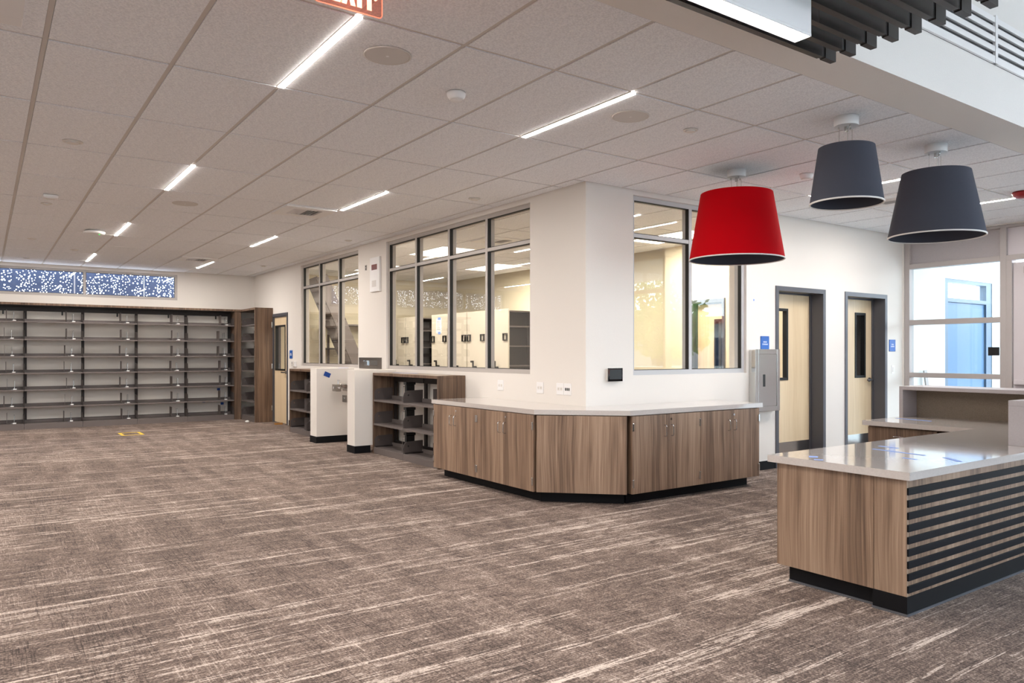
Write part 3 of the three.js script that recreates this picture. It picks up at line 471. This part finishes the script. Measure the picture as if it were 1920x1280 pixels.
// ================================================================= CORNER BASE CABINETS
function pull(x, y0, y1, out = 0.034) { return tube([[x, y0, 0.02], [x, y0, out + 0.012], [x, y0 + 0.012, out + 0.02], [x, y1 - 0.012, out + 0.02], [x, y1, out + 0.012], [x, y1, 0.02]], 0.0045, 40, 8); }
function baseCabinet(label, pos, turn, w, kick0, kick1, depth, hinges) {
  const o = thing('base_cabinet', label, 'cabinet', pos, turn, 'wood laminate base cabinets round the wall corner');
  part('carcass', bx(0.002, w - 0.002, 0.1, 0.804, -depth, 0), M.laminateDark, o); part('toe_kick', bx(kick0, w - kick1, 0, 0.1, -depth, -0.09), M.rubber, o);
  for (const k of [0, 1]) {
    const a = k ? w / 2 + 0.0015 : 0.001, b = k ? w - 0.001 : w / 2 - 0.0015, d = part('cabinet_door', shiftUv(bx(a, b, 0.1, 0.798, 0.001, 0.021, 0.0015), R() * 2, R()), M.laminate, o);
    part('handle', pull(k ? w / 2 + 0.045 : w / 2 - 0.045, 0.597, 0.7), M.chrome, d, 'bent wire pull');
    if (k) part('lock', [cyZ(0.011, 0.021, 0.026, w / 2 + 0.085 - 0.04, 0.752, 16)], M.chrome, d, 'small round lock');
    if (hinges[k]) for (const y of [[0.663, 0.735], [0.155, 0.23]]) part('hinge', bx(k ? w - 0.02 : 0.0, k ? w : 0.02, y[0], y[1], 0.02, 0.03, 0.004), M.stainless, o);
  }
  return o;
}
baseCabinet('base cabinet with two doors beside the low bookcase, below the outlet nearest it', [4.063, 0, -7.52], -Math.PI / 2, 0.914, 0.05, 0, 0.6, [1, 1]);
baseCabinet('base cabinet with two doors next to the slanted blank front', [4.063, 0, -6.606], -Math.PI / 2, 0.985, 0, 0.03, 0.6, [1, 1]);
baseCabinet('base cabinet with two doors between the slanted blank front and the end cabinet', [4.681, 0, -5.013], 0, 0.894, 0.03, 0, 0.6, [1, 1]);
baseCabinet('base cabinet with two doors below the stainless extinguisher box', [5.575, 0, -5.013], 0, 0.89, 0, 0.06, 0.6, [0, 1]);
{
  const o = thing('corner_cabinet', 'slanted corner cabinet with one wide blank wood front', 'cabinet', [4.062, 0, -5.6135], 0, 'wood laminate base cabinets round the wall corner'); const w = 0.841;
  const turn = (g) => g.rotateY(-0.7904);                 // the slant is in the shapes, the cabinet stands square
  part('front_panel', turn(shiftUv(bx(0.012, w - 0.012, 0.1, 0.798, -0.004, 0.018, 0.0015), 0.3, 0.2)), M.laminate, o); part('carcass', turn(prism([[0.01, -0.006], [w - 0.01, -0.006], [w / 2, -w / 2 + 0.03]], 0.1, 0.804)), M.laminateDark, o);
  part('toe_kick', turn(prism([[0.04, -0.08], [w - 0.04, -0.08], [w / 2 + 0.03, -w / 2 + 0.05], [w / 2 - 0.03, -w / 2 + 0.05]], 0, 0.1)), M.rubber, o);
  solo('counter_top', prism([[4.04, -7.56], [4.04, -5.602], [4.652, -4.988], [6.515, -4.988], [6.515, ZB + 0.001], [XA - 0.001, ZB + 0.001], [XA - 0.001, -7.56]], 0.806, 0.85), M.quartz, 'pale stone counter top wrapping the white wall corner', 'countertop');
}

// ================================================================= SERVICE DESK
{
  const o = thing('service_desk', 'wood laminate service desk with black horizontal stripes on its front', 'desk', [3.85, 0, -2.048]); const L = 3.7;
  part('end_panel', shiftUv(bx(0, 0.02, 0.1, 0.708, -0.795, -0.183, 0.001), 0.15, 0.1), M.laminate, o); part('corner_panel', shiftUv(bx(0, 0.02, 0.1, 0.708, -0.18, -0.001, 0.001), 0.9, 0.1), M.laminate, o);
  part('front_panel', shiftUv(bx(0.021, L, 0.1, 0.708, -0.02, 0, 0.001), 0.4, 0.4), M.laminate, o); part('carcass', bx(0.021, L - 0.01, 0.1, 0.706, -0.79, -0.021), M.laminateDark, o);
  part('toe_kick', bx(0.045, 0.2, 0.0, 0.1, -0.74, -0.186), M.rubber, o); part('plinth', [bx(-0.002, 0.12, 0.012, 0.101, -0.186, 0.002), bx(0.12, L, 0.012, 0.101, -0.12, 0.002)], M.rubber, o, 'black rubber plinth');
  part('floor_strip', [bx(-0.006, L, 0, 0.012, -0.02, 0.006), bx(-0.006, 0.006, 0, 0.012, -0.19, -0.02), bx(0.037, 0.044, 0, 0.012, -0.74, -0.19)], M.metalStrip, o, 'grey metal strip at the carpet');
  for (let k = 0; k < 9; k++) part('stripe', bx(0, L, 0.627 - k * 0.0633, 0.664 - k * 0.0633, 0, 0.009, 0.001), M.stripe, o, 'black horizontal strip');
  const w = thing('desk_wing', 'wood laminate side wing of the service desk with a drawer', 'cabinet', [6.55, 0, -3.85]);
  part('carcass', [bx(0.02, 0.6, 0.09, 0.706, 0, 0.63), bx(0.5, 0.98, 0, 0.706, 0.63, 1.0), bx(0.6, 0.98, 0, 0.706, 0, 0.63)], M.laminateDark, w); part('toe_kick', bx(0.06, 0.6, 0, 0.09, 0.02, 0.62), M.rubber, w);
  for (const [a, b] of [[0.55, 0.695], [0.325, 0.545], [0.1, 0.32]]) { const d = part('drawer_front', shiftUv(bx(0, 0.019, a, b, 0.003, 0.627, 0.001), R(), R()), M.laminateDark, w); part('drawer_pull', tube([[0.0, (a + b) / 2, 0.25], [-0.03, (a + b) / 2, 0.253], [-0.03, (a + b) / 2, 0.347], [0.0, (a + b) / 2, 0.35]], 0.004, 24, 8), M.chrome, d, 'wire pull'); }
  solo('service_counter', prism([[3.82, -2.018], [7.6, -2.018], [7.6, -3.875], [6.5, -3.875], [6.5, -2.89], [3.82, -2.89]], 0.708, 0.75), M.quartz, 'pale polished stone top of the service desk with strips of blue tape', 'countertop');
  const t = thing('transaction_ledge', 'raised grey ledge with a tan back panel along the desk wing', 'ledge', [7.13, 0.75, -3.87]);
  part('ledge_top', bx(0, 0.44, 0.262, 0.296, 0, 1.6, 0.002), M.solidGrey, t); part('end_panel', bx(0, 0.44, 0, 0.262, 0, 0.036, 0.002), M.solidGrey, t); part('back_panel', bx(0.26, 0.28, 0, 0.262, 0.036, 1.58), M.fabricPanel, t, 'tan woven back panel');
  const n = thing('front_ledge', 'raised grey end of the ledge on the desk front', 'ledge', [5.5, 0.75, -2.24]); part('ledge_top', bx(0, 2.05, 0.262, 0.298, 0, 0.2, 0.002), M.solidGrey, n); part('end_panel', bx(0, 0.036, 0, 0.262, 0, 0.2, 0.002), M.solidGrey, n); part('front_panel', bx(0.036, 2.05, 0, 0.262, 0.17, 0.2), M.solidGrey, n);
}
// strips of painter's tape
function tape(label, a, b, y, w, m = M.tapeBlue, group) { const dx = b[0] - a[0], dz = b[1] - a[1], l = Math.hypot(dx, dz); return solo('tape_strip', bx(0, l, 0, 0.0012, -w / 2, w / 2), m, label, 'tape', [a[0], y, a[1]], Math.atan2(-dz, dx), group); }
tape('longest strip of blue tape on the service desk top', [4.588, -2.661], [4.543, -2.306], 0.7502, 0.022); tape('short strip of blue tape behind the longest strip on the desk', [4.769, -2.725], [4.75, -2.584], 0.7502, 0.022); tape('short strip of blue tape in front of the longest strip on the desk', [4.338, -2.332], [4.327, -2.246], 0.7502, 0.022); tape('slanted wide strip of blue tape at the desk front edge', [4.545, -2.191], [4.441, -2.058], 0.7502, 0.03);
tape('small blue tape square near the desk end', [3.975, -2.68], [3.93, -2.65], 0.7502, 0.05); tape('small dark blue tape strip at the very desk end', [3.85, -2.592], [3.878, -2.551], 0.7502, 0.025); tape('pale blue tape strip on the desk wing', [6.95, -3.8], [6.9, -3.45], 0.7502, 0.03);
{ const g = thing('floor_tape', 'yellow tape outlining a small square on the carpet', 'tape', [2.02, 0, -14.5]); for (const [a, b, c, d] of [[-0.17, 0.17, 0.2, 0.25], [-0.17, 0.17, -0.25, -0.2], [-0.17, -0.12, -0.2, 0.2], [0.12, 0.17, -0.2, 0.2]]) part('tape_side', bx(a, b, 0, 0.002, c, d), M.tapeYellow, g); }

// ================================================================= BOOKCASES
const brk = new THREE.Shape(); brk.moveTo(0, 0); brk.lineTo(0.27, 0); brk.lineTo(0.27, 0.085); brk.bezierCurveTo(0.27, 0.13, 0.245, 0.157, 0.2, 0.158); brk.lineTo(0, 0.165); brk.lineTo(0, 0);
const brkHole = new THREE.Path(); brkHole.absarc(0.205, 0.1, 0.012, 0, Math.PI * 2, true); brk.holes.push(brkHole);
const bracketGeo = (() => { const g = plate(brk, 0.003); g.rotateY(-Math.PI / 2); g.translate(0.0015, 0, 0); return g; })();   // its depth runs along +z from the back
const shelfCache = new Map();
function shelfGeo(w, D) { const k = w.toFixed(3) + D; if (!shelfCache.has(k)) shelfCache.set(k, merge([bx(0.004, w - 0.004, -0.012, 0, -D + 0.03, -0.01), bx(0.004, w - 0.004, -0.024, 0.001, -0.012, 0, 0.002), bx(0.004, w - 0.004, 0, 0.05, -D + 0.028, -D + 0.031)])); return shelfCache.get(k); }
function bayParts(o, dx, w, H, ys, o2 = {}) {              // one bay of cantilever steel shelving, added to the thing o
  const D = 0.3, P = (n, g, m) => { const q = part(n, g, m, o); q.position.x = dx; return q; };
  for (const x of o2.last ? [0, w - 0.05] : [0]) P('upright', [bx(x, x + 0.05, 0, H, -D - 0.03, -D), bx(x + 0.015, x + 0.035, 0, 0.1, -D, -0.02)], M.steelDark);
  P('header', bx(0.05, w - (o2.last ? 0.05 : 0), H - 0.085, H, -D - 0.028, -D + 0.01), M.steelDark); P('rear_rail', bx(0.05, w - (o2.last ? 0.05 : 0), 0.1, 0.16, -D - 0.026, -D), M.steelDark);
  P('base', [bx(0.002, w - 0.002, 0, ys[0] - 0.012, -0.018, -0.001), bx(0.004, w - 0.004, 0.03, 0.05, -D, -0.02)], M.steel);
  ys.forEach((y) => { const s = P('shelf', shelfGeo(w, D), M.steel); s.position.y = y; for (const x of [0.006, w - 0.006]) { const b = part('bracket', bracketGeo, M.bracket, s); b.position.set(x, -0.004, -D + 0.02); } });
  if (o2.hook !== undefined) P('hook', bx(o2.hook - 0.012, o2.hook + 0.012, H - 0.15, H - 0.085, -D - 0.01, -D + 0.005), M.black);
}
function bay(label, category, group, pos, turn, w, H, ys, o2 = {}) { const o = thing('bookcase_bay', label, category, pos, turn, group); bayParts(o, 0, w, H, ys, o2); return o; }
const WALLY = [0.104, 0.407, 0.713, 1.018, 1.315, 1.625, 1.944];
const bayX = [-0.32, 0.585, 1.49, 2.395, 3.293], bayEnd = 4.185, farGroup = 'tall steel bookcase bays below the high window';
const bayLabels = ['tall empty bookcase bay farthest from the wood corner post', 'tall empty bookcase bay fourth from the wood corner post', 'tall empty bookcase bay under the mullion of the high window', 'tall empty bookcase bay second from the wood corner post', 'tall empty bookcase bay next to the wood corner post, with blue tape bits behind'];
bayX.forEach((x, k) => bay(bayLabels[k], 'bookcase', farGroup, [x, 0, -16.40], 0, (bayX[k + 1] ?? bayEnd) - x, 2.225, WALLY, { hook: 0.6, last: k === 4 }));
// clip-on book supports: a dark plate with a bright wire loop, one per shelf
const supportGroup = 'wire book supports standing on the shelves', ORD = ['lowest', 'second', 'third', 'fourth', 'fifth', 'sixth', 'top'];
const support0 = thing('book_support', '', 'book support', [0, -5, 0], 0, supportGroup);
part('plate', [bx(-0.0015, 0.0015, 0, 0.2, -0.1, 0.1), bx(0, 0.05, 0, 0.0015, -0.1, 0.1)], M.steel, support0); part('wire_loop', tube([[0.06, 0.004, -0.05], [0.11, 0.004, -0.05], [0.11, 0.16, -0.05], [0.11, 0.165, 0.05], [0.11, 0.012, 0.06], [0.06, 0.004, 0.06]], 0.0035, 50, 7), M.chrome, support0); part('shoe', bx(0.09, 0.14, 0.001, 0.02, 0.03, 0.085, 0.004), M.white, support0);
let firstSupport = true;
function support(pos, turn, label) { if (firstSupport) { firstSupport = false; support0.position.set(...pos); support0.rotation.y = turn; support0.userData.label = label; } else dup(support0, pos, turn, label, supportGroup); }
const bayWords = ['bay farthest from the corner post', 'bay fourth from the corner post', 'bay under the window mullion', 'bay second from the corner post', 'bay by the corner post'];
bayX.forEach((x, k) => { const w = (bayX[k + 1] ?? bayEnd) - x; WALLY.forEach((y, n) => support([x + w - 0.27 + (R() - 0.5) * 0.05, y + 0.001, -16.55], (R() - 0.5) * 0.12, 'wire book support, ' + ORD[n] + ' shelf, far bookcase ' + bayWords[k])); });
{
  const o = thing('bookcase_canopy', 'long wood top board over the far wall bookcases', 'bookcase trim', [0, 2.235, -16.40]);
  part('top_board', bx(-0.35, 4.66, 0, 0.04, -0.34, 0.012, 0.002), M.laminateDark, o); part('soffit', bx(-0.32, 4.19, -0.009, -0.001, -0.33, 0.0), M.steelDark, o);
  const p = thing('bookcase_corner_post', 'upright wood corner post between the far bookcases and the side bookcase', 'bookcase trim', [4.19, 0, -16.40]); part('post_board', bx(0, 0.045, 0, 2.224, -0.33, 0.006), M.laminateDark, p); part('filler', bx(0.045, 0.13, 0, 2.224, -0.02, 0.0), M.laminateDark, p);
}
// side case by the maple door
{
  const o = thing('side_bookcase', 'tall narrow bookcase with a dark wood end panel beside the maple door', 'bookcase', [4.325, 0, -16.385], -Math.PI / 2);
  bayParts(o, 0, 0.93, 2.225, WALLY, { last: true });
  part('end_panel', bx(0.935, 0.965, 0, 2.275, -0.352, 0.0, 0.002), M.laminateDark, o, 'tall dark wood end panel'); part('top_board', bx(0, 0.935, 2.235, 2.275, -0.352, 0), M.laminateDark, o);
}
WALLY.forEach((y, n) => support([4.49, y + 0.001, -15.72], -Math.PI / 2, 'wire book support on the ' + ORD[n] + ' shelf of the side bookcase by the maple door'));
// low cases under the windows: wood top and ends round two bays
const LOWY = [0.083, 0.408, 0.733], LOWORD = ['bottom', 'middle', 'top'];
function lowBookcase(label, z0, z1) {
  const w = z1 - z0, o = thing('low_bookcase', label, 'bookcase', [4.31, 0, z0], -Math.PI / 2), b = (w - 0.059) / 2;
  part('top_board', bx(0, w, 1.062, 1.098, -0.368, 0, 0.002), M.laminateDark, o); part('side_panel', bx(0, 0.025, 0, 1.062, -0.368, 0), M.laminateDark, o); part('side_panel', bx(w - 0.03, w, 0, 1.062, -0.368, 0), M.laminateDark, o);
  bayParts(o, 0.027, b, 1.06, LOWY, {}); bayParts(o, 0.027 + b, b, 1.06, LOWY, { last: true });
}
lowBookcase('low wood-topped bookcase between the drinking fountains and the corner cabinets', -9.76, -7.9); lowBookcase('low wood-topped bookcase between the maple door and the white fountain wall', -13.28, -11.58);
// padded blocks on wire supports in the low case
LOWY.forEach((y, n) => {
  const o = thing('padded_support', 'black block book support on the ' + LOWORD[n] + ' shelf of the low bookcase', 'book support', [4.44, y + 0.001, -8.9], 0, 'black block book supports');
  part('block', bx(-0.06, 0.06, 0.02, 0.225, -0.025, 0.025, 0.008), M.black, o); part('cap', bx(-0.07, 0.07, 0.225, 0.26, -0.04, 0.035, 0.008), M.black, o); part('wire_loop', tube([[-0.08, 0.003, -0.05], [-0.08, 0.2, -0.05], [0.02, 0.2, -0.06], [0.02, 0.003, -0.06], [-0.08, 0.003, -0.02]], 0.003, 40, 6), M.chrome, o);
  support([4.46, y + 0.001, -8.12], -Math.PI / 2, 'wire book support on the ' + LOWORD[n] + ' shelf of the low bookcase by the cabinets'); support([4.45, y + 0.001, -12.62], -Math.PI / 2, 'wire book support on the ' + LOWORD[n] + ' shelf of the low bookcase by the maple door');
});
tape('blue tape strip lying on the low bookcase top by the fountains', [4.52, -9.55], [4.6, -9.0], 1.0985, 0.05); tape('pale blue tape strip on the low fountain wall under the three-part window', [4.5, -11.48], [4.62, -11.4], 1.1362, 0.1);

// ================================================================= DRINKING FOUNTAINS
{
  const w1 = struct('wall_fountain_north', bx(4.08, XA, 0.1, 1.135, -11.57, -11.30), M.wall), w2 = struct('wall_fountain_south', bx(4.08, XA, 0.1, 1.135, -10.09, -9.83), M.wall);
  struct('baseboard_fountain_north', bx(4.074, XA, 0, 0.1, -11.576, -11.294), M.rubber); struct('baseboard_fountain_south', bx(4.074, 4.305, 0, 0.1, -10.096, -9.824), M.rubber);
  for (const [z, y, l] of [[-11.02, 0.795, 'higher stainless drinking fountain between the low white walls'], [-10.62, 0.652, 'lower stainless drinking fountain between the low white walls']]) {
    const o = thing('drinking_fountain', l, 'fountain', [4.25, y, z]);
    part('front_block', bx(0, 0.075, 0, 0.105, -0.09, 0.09, 0.006), M.brushed, o); part('basin', [lathe([[0.02, 0.03], [0.1, 0.045], [0.13, 0.1], [0.12, 0.105], [0.09, 0.06], [0.0, 0.05]], 32).translate(0.17, 0, 0)], M.stainless, o);
    part('arm', bx(0.17, 0.429, 0, 0.1, -0.11, 0.11, 0.006), M.brushed, o); part('push_button', cyZ(0.022, 0.09, 0.102, 0.036, 0.055, 20, 0.016), M.chrome, o); part('push_button', cyX(0.02, -0.012, 0, 0.055, 0), M.chrome, o); part('bubbler', [cy(0.014, 0.011, 0.1, 0.165, 0.06, 0, 14), bx(0.05, 0.09, 0.155, 0.172, -0.012, 0.012, 0.004)], M.chrome, o);
  }
  const b = thing('bottle_filler', 'stainless recessed bottle filler plate on the wall above the fountains', 'bottle filler', [XA, 1.137, -11.1]);
  part('plate', [bx(-0.006, 0, 0, 0.165, 0, 0.2), bx(-0.006, 0, 0, 0.165, 0.68, 0.82), bx(-0.006, 0, 0, 0.045, 0.2, 0.68), bx(-0.006, 0, 0.12, 0.165, 0.2, 0.68)], M.brushed, b); part('recess', bx(-0.002, 0, 0.045, 0.12, 0.2, 0.68), M.stainless, b); part('nozzle', [bx(-0.04, -0.002, 0.1, 0.122, 0.23, 0.27, 0.004), bx(-0.02, -0.002, 0.046, 0.118, 0.3, 0.34, 0.003)], M.chrome, b); part('drip_tray', bx(-0.03, -0.002, 0.046, 0.052, 0.45, 0.67), M.steel, b);
  const t = tape('dark blue tape scrap on the low fountain wall', [0, 0], [0.1, 0], 0, 0.07, M.tapeDark); t.rotation.set(Math.PI / 2, -0.4, 0); t.position.set(4.20, 1.06, -11.2985);
}

// ================================================================= WALL FITTINGS
function outlet(x, z, turn, label, ports = false, y = 1.005) {
  const o = thing('wall_outlet', label, 'outlet', [x, y, z], turn, 'white outlets above the counter'); part('cover', bx(-0.058, 0.058, -0.058, 0.058, 0, 0.006, 0.003), M.white, o);
  if (ports) for (let k = 0; k < 3; k++) part('port', bx(-0.036 + k * 0.026, -0.018 + k * 0.026, -0.014, 0.014, 0.004, 0.0072), M.black, o); else for (const s of [-1, 1]) { const f = part('socket', bx(s * 0.023 - 0.016, s * 0.023 + 0.016, -0.017, 0.017, 0.004, 0.0075, 0.002), M.offWhite, o); part('slot', [bx(s * 0.023 - 0.007, s * 0.023 - 0.005, -0.005, 0.006, 0.007, 0.0079), bx(s * 0.023 + 0.005, s * 0.023 + 0.007, -0.005, 0.006, 0.007, 0.0079)], M.steel, f); }
}
outlet(XA, -7.129, -Math.PI / 2, 'white outlet nearest the low bookcase above the counter'); outlet(XA, -6.381, -Math.PI / 2, 'white outlet below the window end above the counter'); outlet(XA, -6.04, -Math.PI / 2, 'white outlet touching the plate with three dark ports'); outlet(XA, -5.918, -Math.PI / 2, 'white wall plate with three dark ports', true);
{
  const t = thing('touch_panel', 'black touch screen on the white wall beside the corner window', 'control panel', [5.03, 1.152, ZB]); part('back_box', bx(-0.085, 0.085, -0.055, 0.055, 0, 0.025), M.offWhite, t); part('screen', bx(-0.096, 0.096, -0.066, 0.066, 0.025, 0.036, 0.003), M.screen, t); part('display', bx(-0.08, 0.08, -0.045, 0.05, 0.035, 0.0365), M.black, t);
  const e = thing('extinguisher_cabinet', 'stainless fire extinguisher cabinet on the wall beside the first maple door', 'cabinet', [7.33, 0.70, ZB]);
  part('box', bx(-0.215, 0.215, 0, 0.705, 0, 0.09, 0.004), M.stainless, e); part('trim', [bx(-0.225, -0.17, -0.006, 0.711, 0.09, 0.1, 0.003), bx(0.17, 0.225, -0.006, 0.711, 0.09, 0.1, 0.003), bx(-0.17, 0.17, -0.006, 0.05, 0.09, 0.1, 0.003), bx(-0.17, 0.17, 0.655, 0.711, 0.09, 0.1, 0.003)], M.stainless, e); part('door', bx(-0.165, 0.165, 0.055, 0.65, 0.09, 0.096, 0.002), M.stainless, e); part('finger_slot', bx(-0.085, -0.045, 0.28, 0.42, 0.0955, 0.098), M.black, e, 'black finger slot');
  for (const [x, y, lines, l] of [[7.398, 1.483, ['BOOK', 'STORAGE'], 'blue sign reading BOOK STORAGE above the extinguisher cabinet'], [10.2, 1.473, ['TECH', 'CENTER'], 'blue sign reading TECH CENTER beside the second maple door']]) {
    const s = thing('room_sign', l, 'sign', [x, y, ZB]); part('plaque', bx(-0.078, 0.078, -0.082, 0.082, 0, 0.008, 0.002), M.signBlue, s); const g = new THREE.PlaneGeometry(0.15, 0.158); g.translate(0, 0, 0.0085); part('face', g, std(0xffffff, 0.4, 0, { map: signTexture(lines, 256, 270, '#2763b6', '#f4f6fa', 40) }), s); part('stud', [cyZ(0.004, 0.008, 0.0105, -0.068, 0.072, 8), cyZ(0.004, 0.008, 0.0105, 0.068, 0.072, 8), cyZ(0.004, 0.008, 0.0105, -0.068, -0.072, 8), cyZ(0.004, 0.008, 0.0105, 0.068, -0.072, 8)], M.chrome, s);
  }
  const s3 = thing('room_sign', 'narrow blue sign with two white lines beside the far maple door', 'sign', [XA, 1.347, -14.31], -Math.PI / 2); part('plaque', bx(-0.078, 0.078, -0.078, 0.078, 0, 0.008, 0.002), M.signBlue, s3); part('lettering', [bx(-0.03, 0.03, 0.008, 0.022, 0.008, 0.009), bx(-0.048, 0.048, -0.018, -0.004, 0.008, 0.009)], M.signWhite, s3);
  function sw(pos, turn, label) { const o = thing('light_switch', label, 'switch', pos, turn); part('cover', bx(-0.036, 0.036, -0.058, 0.058, 0, 0.006, 0.003), M.white, o); part('rocker', bx(-0.017, 0.017, -0.034, 0.034, 0.005, 0.01, 0.002), M.offWhite, o); }
  sw([10.22, 1.14, ZB], 0, 'white light switch below the TECH CENTER sign');
  const k = thing('key_reader', 'white card reader block above the low bookcase by the maple door', 'card reader', [XA, 1.12, -14.1], -Math.PI / 2); part('body', bx(-0.1, 0.02, 0, 0.1, 0, 0.035, 0.004), M.offWhite, k); part('switch_block', bx(0.03, 0.11, 0, 0.1, 0, 0.03, 0.004), M.white, k); part('key_marks', [bx(-0.08, -0.05, 0.05, 0.085, 0.034, 0.036), bx(-0.08, -0.05, 0.02, 0.035, 0.034, 0.036)], M.steel, k);
  const p = thing('alert_panel', 'tall white wall panel with a dark red display and a grey speaker square', 'wall panel', [XA, 2.275, -10.47], -Math.PI / 2); part('body', bx(-0.165, 0.17, 0, 0.505, 0, 0.03, 0.004), M.white, p); part('display', bx(-0.1, 0.09, 0.32, 0.4, 0.028, 0.033), M.screenRed, p); part('speaker', bx(-0.09, 0.06, 0.07, 0.165, 0.028, 0.032), M.speaker, p);
  const c = thing('wall_plate', 'small brown metal plate on the wall beside the tall white panel', 'wall plate', [XA, 2.66, -10.84], -Math.PI / 2); part('plate', bx(-0.03, 0.03, -0.04, 0.04, 0, 0.006), M.brushed, c); part('screws', [bx(-0.015, 0.015, 0.01, 0.03, 0.006, 0.008), bx(-0.015, 0.015, -0.03, -0.01, 0.006, 0.008)], M.steelDark, c);
  solo('card_reader', bx(-0.03, 0, -0.055, 0.055, -0.065, 0.065, 0.004), M.black, 'black square device on the entrance glass by its mullion', 'card reader', [XE - 0.002, 1.39, -4.46]);
  tape('tiny blue tape dot on the wall between the corner window and the maple doors', [0, 0], [0.02, 0], 0, 0.022, M.tapeBlue).rotation.set(Math.PI / 2, 0, 0); scene.children[scene.children.length - 1].position.set(7.19, 1.98, ZB + 0.001);
  for (const [x, y] of [[3.93, 0.62], [3.64, 0.38], [4.0, 0.32]]) { const t = tape('tiny blue tape dot on the wall behind the last far bookcase bay', [0, 0], [0.06, 0], 0, 0.05, M.tapeDark, 'blue tape dots behind the bookcase'); t.rotation.set(Math.PI / 2, 0, 0); t.position.set(x, y, ZF + 0.002); }
  solo('door_wedge', prism([[0, 0], [0.14, 0.01], [0.14, 0.06], [0, 0.05]], 0, 0.035), std(0xa9793f, 0.8), 'small tan wedge on the carpet at the maple door', 'wedge', [4.5, 0, -14.75]);
  solo('paper_wad', fin(new THREE.IcosahedronGeometry(0.035, 1).scale(1.2, 0.7, 1).translate(0, 0.024, 0)), M.paper, 'white paper scrap on the carpet at the side bookcase', 'paper', [4.2, 0, -15.5]);
}

// ================================================================= STACK ROOM CONTENTS
const mobG = 'mobile shelving units in the stack room';
function mobile(z0, z1, label, note) {
  const o = thing('mobile_shelf', label, 'mobile shelving', [7.2, 0, z0], 0, mobG), w = z1 - z0;
  part('end_panel', bx(0, 0.03, 0.04, 2.128, 0, w, 0.004), M.shelfEnd, o); part('carriage', bx(0.03, 1.78, 0.03, 0.12, 0.01, w - 0.01), M.steelDark, o);
  for (const y of [0.12, 0.46, 0.8, 1.14, 1.48, 1.82, 2.08]) part('shelf', bx(0.03, 1.78, y, y + 0.02, 0.012, w - 0.012), M.steel, o);
  for (const x of [0.62, 1.2, 1.77]) part('divider', bx(x - 0.01, x + 0.01, 0.14, 2.1, 0.012, w - 0.012), M.steel, o); part('center_divider', bx(0.03, 1.78, 0.14, 2.08, w / 2 - 0.004, w / 2 + 0.004), M.steelDark, o);
  for (const z of [0.075, w - 0.075]) { part('handle', [bx(-0.03, 0, 1.585, 1.6, z - 0.06, z + 0.06), bx(-0.03, 0, 1.695, 1.71, z - 0.06, z + 0.06), bx(-0.03, 0, 1.6, 1.695, z - 0.06, z - 0.045), bx(-0.03, 0, 1.6, 1.695, z + 0.045, z + 0.06)], M.black, o, 'square black grip'); }
  part('drive_crank', [cyX(0.02, -0.06, 0, 1.12, w * 0.5), bx(-0.075, -0.055, 1.1, 1.22, w * 0.5 - 0.02, w * 0.5 + 0.02, 0.006), bx(-0.11, -0.06, 1.2, 1.235, w * 0.5 - 0.03, w * 0.5 + 0.03, 0.01)], M.black, o);
}
mobile(-15.27, -14.65, 'pale mobile shelving end farthest along the stack room'); mobile(-14.62, -14.0, 'pale mobile shelving end before the open aisle'); mobile(-13.47, -12.85, 'pale mobile shelving end with a paper notice taped on'); mobile(-12.74, -12.12, 'pale mobile shelving end next to the one with the notice'); mobile(-12.09, -11.47, 'pale mobile shelving end second from the open dark shelves'); mobile(-11.37, -10.74, 'pale mobile shelving end with dark open shelves beside it');
{
  const n = thing('paper_notice', 'white paper notice taped to a mobile shelving end', 'notice', [7.198, 1.76, -13.28]); part('sheet', bx(-0.001, 0, 0, 0.29, 0, 0.22), M.paper, n); part('tape_bit', bx(-0.0022, -0.001, 0.26, 0.31, 0.07, 0.19), M.tapeBlue, n); part('tape_bit', bx(-0.0022, -0.001, -0.02, 0.03, 0.08, 0.18), M.tapeBlue, n); part('print', [0, 1, 2, 3, 4, 5].map((k) => bx(-0.0016, -0.001, 0.07 + k * 0.03, 0.076 + k * 0.03, 0.03, 0.18 - (k % 3) * 0.02)), M.steel, n);
  // ship ladder at the far end of the stack room
  const l = thing('ship_ladder', 'steep grey steel ladder seen through the three-part window', 'ladder', [6.62, 0, -15.1]); const ang = Math.atan2(2.9, 1.28), len = 3.15;
  for (const z of [0, 0.55]) { const g = bx(0, len, -0.12, 0.12, z - 0.015, z + 0.015); g.rotateZ(Math.PI - ang); part('stringer', fin(g), M.steel, l); }
  for (let k = 1; k < 12; k++) { const s = k * 0.26; part('tread', bx(-Math.cos(ang) * s - 0.12, -Math.cos(ang) * s + 0.08, Math.sin(ang) * s - 0.015, Math.sin(ang) * s + 0.015, 0.015, 0.535), M.steel, l); }
  part('handrail', tube([[-0.3, 1.2, 0.0], [-1.1, 2.95, 0.0]], 0.018, 8, 8), M.steelDark, l);
  const b = thing('steel_rack', 'dark steel rack against the far wall of the stack room', 'rack', [5.75, 0, -15.68]); for (const x of [0, 0.95]) part('post', [bx(x, x + 0.04, 0, 2.0, 0, 0.04), bx(x, x + 0.04, 0, 2.0, 0.36, 0.4)], M.steel, b); for (const y of [0.1, 0.55, 1.0, 1.45, 1.95]) part('shelf', bx(0, 0.99, y, y + 0.03, 0, 0.4), M.steel, b);
}

// ---------------------------------------------------------------- shadows on, hand over
scene.traverse((o) => { if (o.isMesh) { o.castShadow = true; o.receiveShadow = true; } if (o.isPointLight) o.castShadow = true; });
renderer.render(scene, camera);
